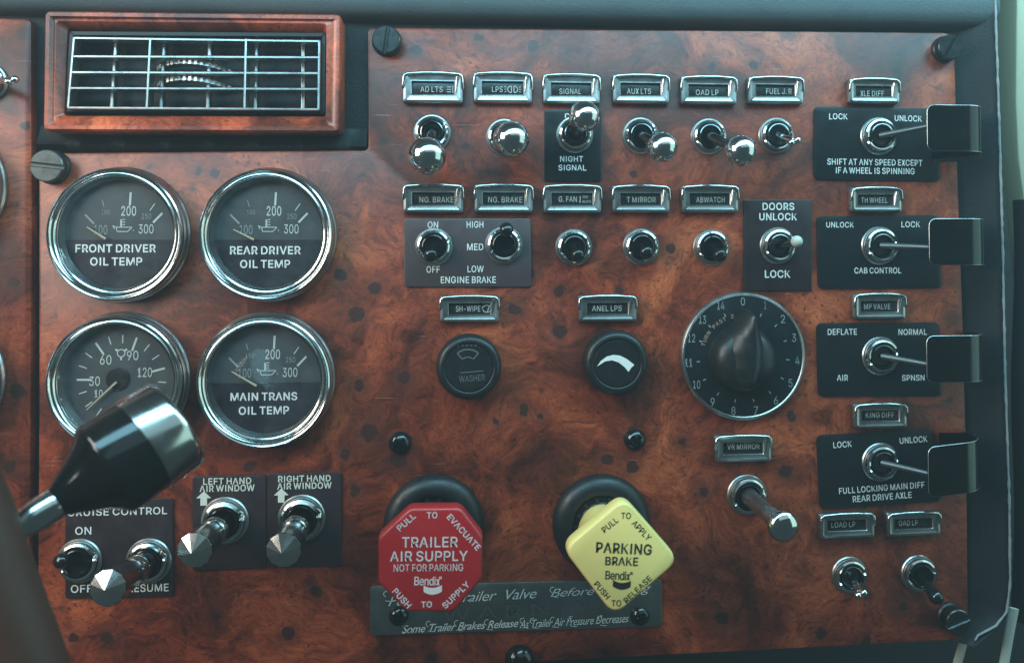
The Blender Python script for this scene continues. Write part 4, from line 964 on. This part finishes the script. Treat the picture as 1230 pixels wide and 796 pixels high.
for i, ch in enumerate('TURN PAST 2'):
    if ch == ' ': continue
    a = math.radians(163 - i*5.8); put(pt, T, ch, 892.5+50*math.cos(a), 428-50*math.sin(a), 3.6, 4.6, z, math.degrees(a)-90, bold=.01)
pr.part('numerals', M['dim'], T); pt.part('curved_lettering', M['tan_print'], T)
K = lambda x, y, h: T.L(x, y, h)[:2]
c = K(892, 431, 14)
MB().lathe([(41,8.2),(41,10),(39.6,11),(39.4,18),(37,25),(32,31),(24,35.5),(14,38),(0,39)], 64, (c[0], c[1], 0)).part('knob_skirt', M['black'], T, 60)
op = [K(x, y, 26) for x, y in ((893,369),(902,372),(909,386),(917,400),(925,418),(922,444),(908,462),(892,466),(876,462),(862,444),(859,420),(870,400),(881,388))]
op = roundpoly(list(reversed(op)), 14, 5); cc = Vector((c[0], c[1]))
def shp(kx, ky): return [((p[0]-c[0])*kx + c[0] + (1-kx)*(3 + (p[1]-c[1])*.04), (p[1]-c[1])*ky + c[1] + (1-ky)*6) for p in op]
MB().loops([(shp(.86, 1), 10), (shp(.84, .995), 18), (shp(.74, .98), 27), (shp(.58, .94), 35), (shp(.34, .88), 42), (shp(.12, .82), 45), (shp(.04, .78), 45.3)], False, True).part('pointer_knob', M['black'], T, 60)

# ---------------------------------------------------------------- air brake valves
def vbase(T, c=(0, 0)):
    MB().lathe([(59,0),(59,3),(58,6),(54,11),(48,14.5),(42,16),(38,15.2),(35,12),(33,9.5),(30,9.5),(29.5,14),(27.5,15.5),(25,15)], 80).part('base', M['black'], T, 50)
    mb = MB()
    for i in range(14):
        a = 2*PI*i/14; ca, sa = math.cos(a), math.sin(a)
        q = [(29.5, -2), (35, -1.6), (35, 1.6), (29.5, 2)]
        pts = [(r*ca - t*sa, r*sa + t*ca) for r, t in q]
        mb.loops([(pts, 8), (pts, 16)], True, True)
    mb.part('castellation', M['black'], T)
    MB().lathe([(26,9),(25,11),(0,11)], 40).part('bush', M['void'], T)
T = Thing('valve_knob', 521, 629, 'red octagonal trailer air supply knob on a black round base', 'valve knob', 'pull valves for the air brakes')
vbase(T)
hz = 118
oc = [T.L(x, y, hz)[:2] for x, y in ((492,609.5),(553,609),(580,643),(579,697),(545,736),(488,735.5),(454,701),(453.5,645))]
oc = roundpoly(list(reversed(oc)), 11, 5)
kc = (sum(p[0] for p in oc)/len(oc), sum(p[1] for p in oc)/len(oc))
sh = lambda k: [((p[0]-kc[0])*k+kc[0], (p[1]-kc[1])*k+kc[1]) for p in oc]
MB().loops([(sh(.5), 84), (sh(.90), 90), (sh(.975), 96), (sh(1), 101), (sh(1), 111), (sh(.99), 115), (sh(.965), 117.3), (sh(.93), hz)], True, True).part('knob', M['red'], T, 50)
MB().tube([(0, 0, 9), (kc[0], kc[1], 86)], [20, 17], 32).part('stem', M['black'], T)
pr = Print(); z = hz+.4
for st, x, y, w, h, r, bo in (('TRAILER',516.5,650.7,66,12.2,-1,.014),('AIR SUPPLY',515.3,667.5,91.5,12.2,-1,.014),('NOT FOR PARKING',514.7,681.3,82,8.4,-1,.010),('TO',519,618.4,12.5,7.4,0,.03),('TO',512.4,725.4,12.5,7.4,0,.03),
        ('PULL',488,626.7,25,7.6,41,.03),('EVACUATE',557.2,638.8,54,7.6,-48,.03),('PUSH',482.8,718,27,7.6,-48,.03),('SUPPLY',547.6,714,40,7.6,43,.03),('Bendix',513,697.3,30,10.5,-2,.013)):
    put(pr, T, st, x, y, w, h, z, r, bold=bo, sp=.92 if st == 'Bendix' else 1.02)
def crescent(pr, T, x, y, w, h, z, rot=0):
    c = T.L(x, y, z); n = 10; up = []; dn = []
    cr, sr = math.cos(math.radians(rot)), math.sin(math.radians(rot))
    for i in range(n+1):
        q = -1+2*i/n; u = q*w/2; up.append((u, h*.5 - h*.28*(1-q*q))); dn.append((u, -h*.18 - h*.34*(1-q*q)))
    P_ = [(c[0]+a*cr-b*sr, c[1]+a*sr+b*cr) for a, b in up + dn[::-1]]
    for i in range(n):
        m_ = len(P_)-1
        pr.poly([P_[i], P_[i+1], P_[m_-i-1], P_[m_-i]], z)
crescent(pr, T, 519.8, 708, 19, 9.5, z); c = T.L(529, 693.6, z); pr.arc((c[0], c[1]), 1.1, 0, 360, .9, z, 8)
pr.part('lettering', M['pink_print'], T)

T = Thing('valve_knob', 722, 628, 'pale yellow diamond parking brake knob on a black round base', 'valve knob', 'pull valves for the air brakes')
vbase(T)
dc = [T.L(x, y, hz)[:2] for x, y in ((750.5,597),(817,673),(738,741),(676,659.5))]
dc = roundpoly(list(reversed(dc)), 15, 7)
kc = T.L(745.5, 668, hz)[:2]; oc = dc
MB().loops([(sh(.5), 84), (sh(.90), 90), (sh(.975), 96), (sh(1), 101), (sh(1), 111), (sh(.99), 115), (sh(.965), 117.3), (sh(.93), hz)], True, True).part('knob', M['yellow'], T, 50)
a = T.L(712, 632, 60)
MB().tube([(a[0]*.0, a[1]*.0, 12), (a[0]*.2, a[1]*.2, 40), (kc[0], kc[1], 88)], [26, 30, 30], 36).part('stem', M['yellow'], T, 60)
pr = Print()
for st, x, y, w, h, r, bo in (('PARKING',749.5,658.3,68,13,-4,.022),('BRAKE',746.8,673.6,40,10.2,-3,.022),('TO',751.9,618.9,12,7.6,-3,.015),('TO',740.3,723.9,12,7.6,-3,.015),
        ('PULL',732.6,630,22,7.2,38,.015),('APPLY',770.6,636.6,29,7.4,-47,.015),('PUSH',723,708.3,24,7.2,-50,.015),('RELEASE',766,707.3,42,7.2,42,.015),('Bendix',742,690.6,30,10.5,-4,.013)):
    put(pr, T, st, x, y, w, h, z, r, bold=bo, sp=.92 if st == 'Bendix' else 1.02)
crescent(pr, T, 746.8, 702, 19, 9.5, z, -4); c = T.L(758.5, 688, z); pr.arc((c[0], c[1]), 1.1, 0, 360, .9, z, 8)
pr.part('lettering', M['black_print'], T)

# ---------------------------------------------------------------- screws
def slot_screw(px, py, front, r, h, ang, mat, label, base=True):
    T = Thing('panel_screw', px, py, label, 'screw', 'screws in the panel')
    f = T.L(*front, h); d = (f[0]/h, f[1]/h)
    if base: MB().lathe([(r*1.08,.0),(r*1.08,3),(r*.98,5),(0,5)], 40).part('collar', M['black'], T)
    ca, sa = math.cos(math.radians(ang)), math.sin(math.radians(ang))
    # head split by its slot: two half discs standing on a core
    MB().lathe([(r*.92,3),(r,h*.5),(r,h-4),(0,h-4)], 44).part('head', mat, T, 40)
    for s_ in (-1, 1):
        pts = []
        w = r*.10
        a0 = math.asin(w/r)
        for i in range(21):
            t_ = a0 + (PI-2*a0)*i/20; x, y = r*math.cos(t_), r*math.sin(t_)*1.0
            y *= s_; pts.append((x*ca - y*sa, x*sa + y*ca))
        if s_ < 0: pts.reverse()
        MB().loops([(pts, h-4.2), (pts, h-1.2), (inset(pts, 1.2), h)], False, True).part('slotted_face', mat, T, 30)
    return T
slot_screw(64, 201, (61, 199), 18.5, 17, -6, M['screw_green'], 'greenish slotted screw at the left edge above the front driver gauge')
slot_screw(465, 51, (462, 50), 16.5, 14, 82, M['black_metal'], 'dark slotted screw in the top left corner of the switch panel')
slot_screw(1134, 60, (1132, 60), 15.5, 14, 60, M['black_metal'], 'dark slotted screw in the glare-washed top right corner of the panel')
slot_screw(1140, 739, (1151, 745), 15.5, 20, 20, M['dark_chrome'], 'dark slotted screw in the bottom right corner of the panel')
def dome(px, py, r, label, mat=None, h=10):
    T = Thing('panel_screw', px, py, label, 'screw', 'screws in the panel')
    mb = MB(); seg = 48; rings = 12; rs = []
    for k in range(rings+1):
        t_ = PI/2*k/rings; rr = max(.3, r*math.cos(t_)); zz = 1 + h*math.sin(t_)
        ring = []
        for i in range(seg):
            a = 2*PI*i/seg; x, y = rr*math.cos(a), rr*math.sin(a)
            xr, yr = (x+y)*.7071, (x-y)*.7071
            cut = 3.2 if (min(abs(xr), abs(yr)) < r*.13 and math.hypot(x, y) < r*.55) else 0
            ring.append((x, y, zz - cut))
        rs.append(mb.ring(ring))
    for a, b in zip(rs, rs[1:]): mb.bridge(a, b)
    mb.cap(rs[-1]); mb.part('head', mat or M['gloss_black'], T, 50)
    MB().lathe([(r*1.04,0),(r*1.04,1.4),(r*.9,2)], 40).part('rim', M['black'], T)
dome(480.5, 531, 13, 'black cross-head screw between the washer knob and the red valve')
dome(762.5, 527.5, 13, 'black cross-head screw between the dimmer knob and the yellow valve')
dome(479, 738, 12, 'black screw at the left end of the engraved plate, under the red knob')
dome(768, 738, 12, 'black screw at the right end of the engraved plate, under the yellow knob')
dome(624, 791, 17, 'glossy black domed screw cut off by the bottom edge', M['gloss_black'], 14)

# ---------------------------------------------------------------- lever at the far left on the side panel
T = toggle(-14, 99, 'small grey chrome toggle on the side panel at the left edge beside the vent', (14, 97, 36), 'slim', base=0)

# ---------------------------------------------------------------- steering wheel rim and column lever in the foreground
hz = 300
wp = [(-92,500),(-60,560),(-34,620),(-14,680),(8,740),(30,800),(55,900)]
T = Thing('steering_wheel', -20, 640, 'blurred brown steering wheel rim crossing the bottom left corner', 'steering wheel', h=hz)
MB().tube([T.L(x, y, 0) for x, y in wp], 30, 40).part('rim', M['rim'], T, 80)
T = Thing('column_lever', 40, 624, 'thick black column lever with a chrome band, over the cruise control plate', 'lever', h=262)
A = Vector(T.L(37, 624, 12)); B = Vector(T.L(212, 507, -58)); d = B-A; Ln = d.length; k = Ln/211.6
def pf(pp): return [(r*(1-272/980.0), t_*k) for r, t_ in pp]
MB().lathe(pf([(14,-60),(15,-8),(17.5,0),(18.5,10),(19,30),(18,36)]), 48, A, d).part('neck', M['chrome'], T, 40)
MB().lathe(pf([(17,32),(21,40),(27,52),(34,66),(42,80),(50,90),(57,97),(60.5,101),(61.5,104),(61.5,158)]), 72, A, d).part('grip', M['gloss_black'], T, 40)
MB().lathe(pf([(61.2,156),(62.8,157),(63,160),(62.4,203),(61,209),(58,212.5),(50,214),(0,215)]), 72, A, d).part('band', M['band'], T, 40)
# slow bend on the arm hidden behind the wheel rim
q = [A + d.normalized()*(-55*k), A + d.normalized()*(-110*k) + Vector((0,-6,-4)), A + d.normalized()*(-190*k) + Vector((0,-30,-30))]
MB().tube(q, [10, 9, 9], 20).part('arm', M['dark_chrome'], T)

# tidy
for o in bpy.data.objects:
    if o.type == 'MESH' and o.parent is not None: pass
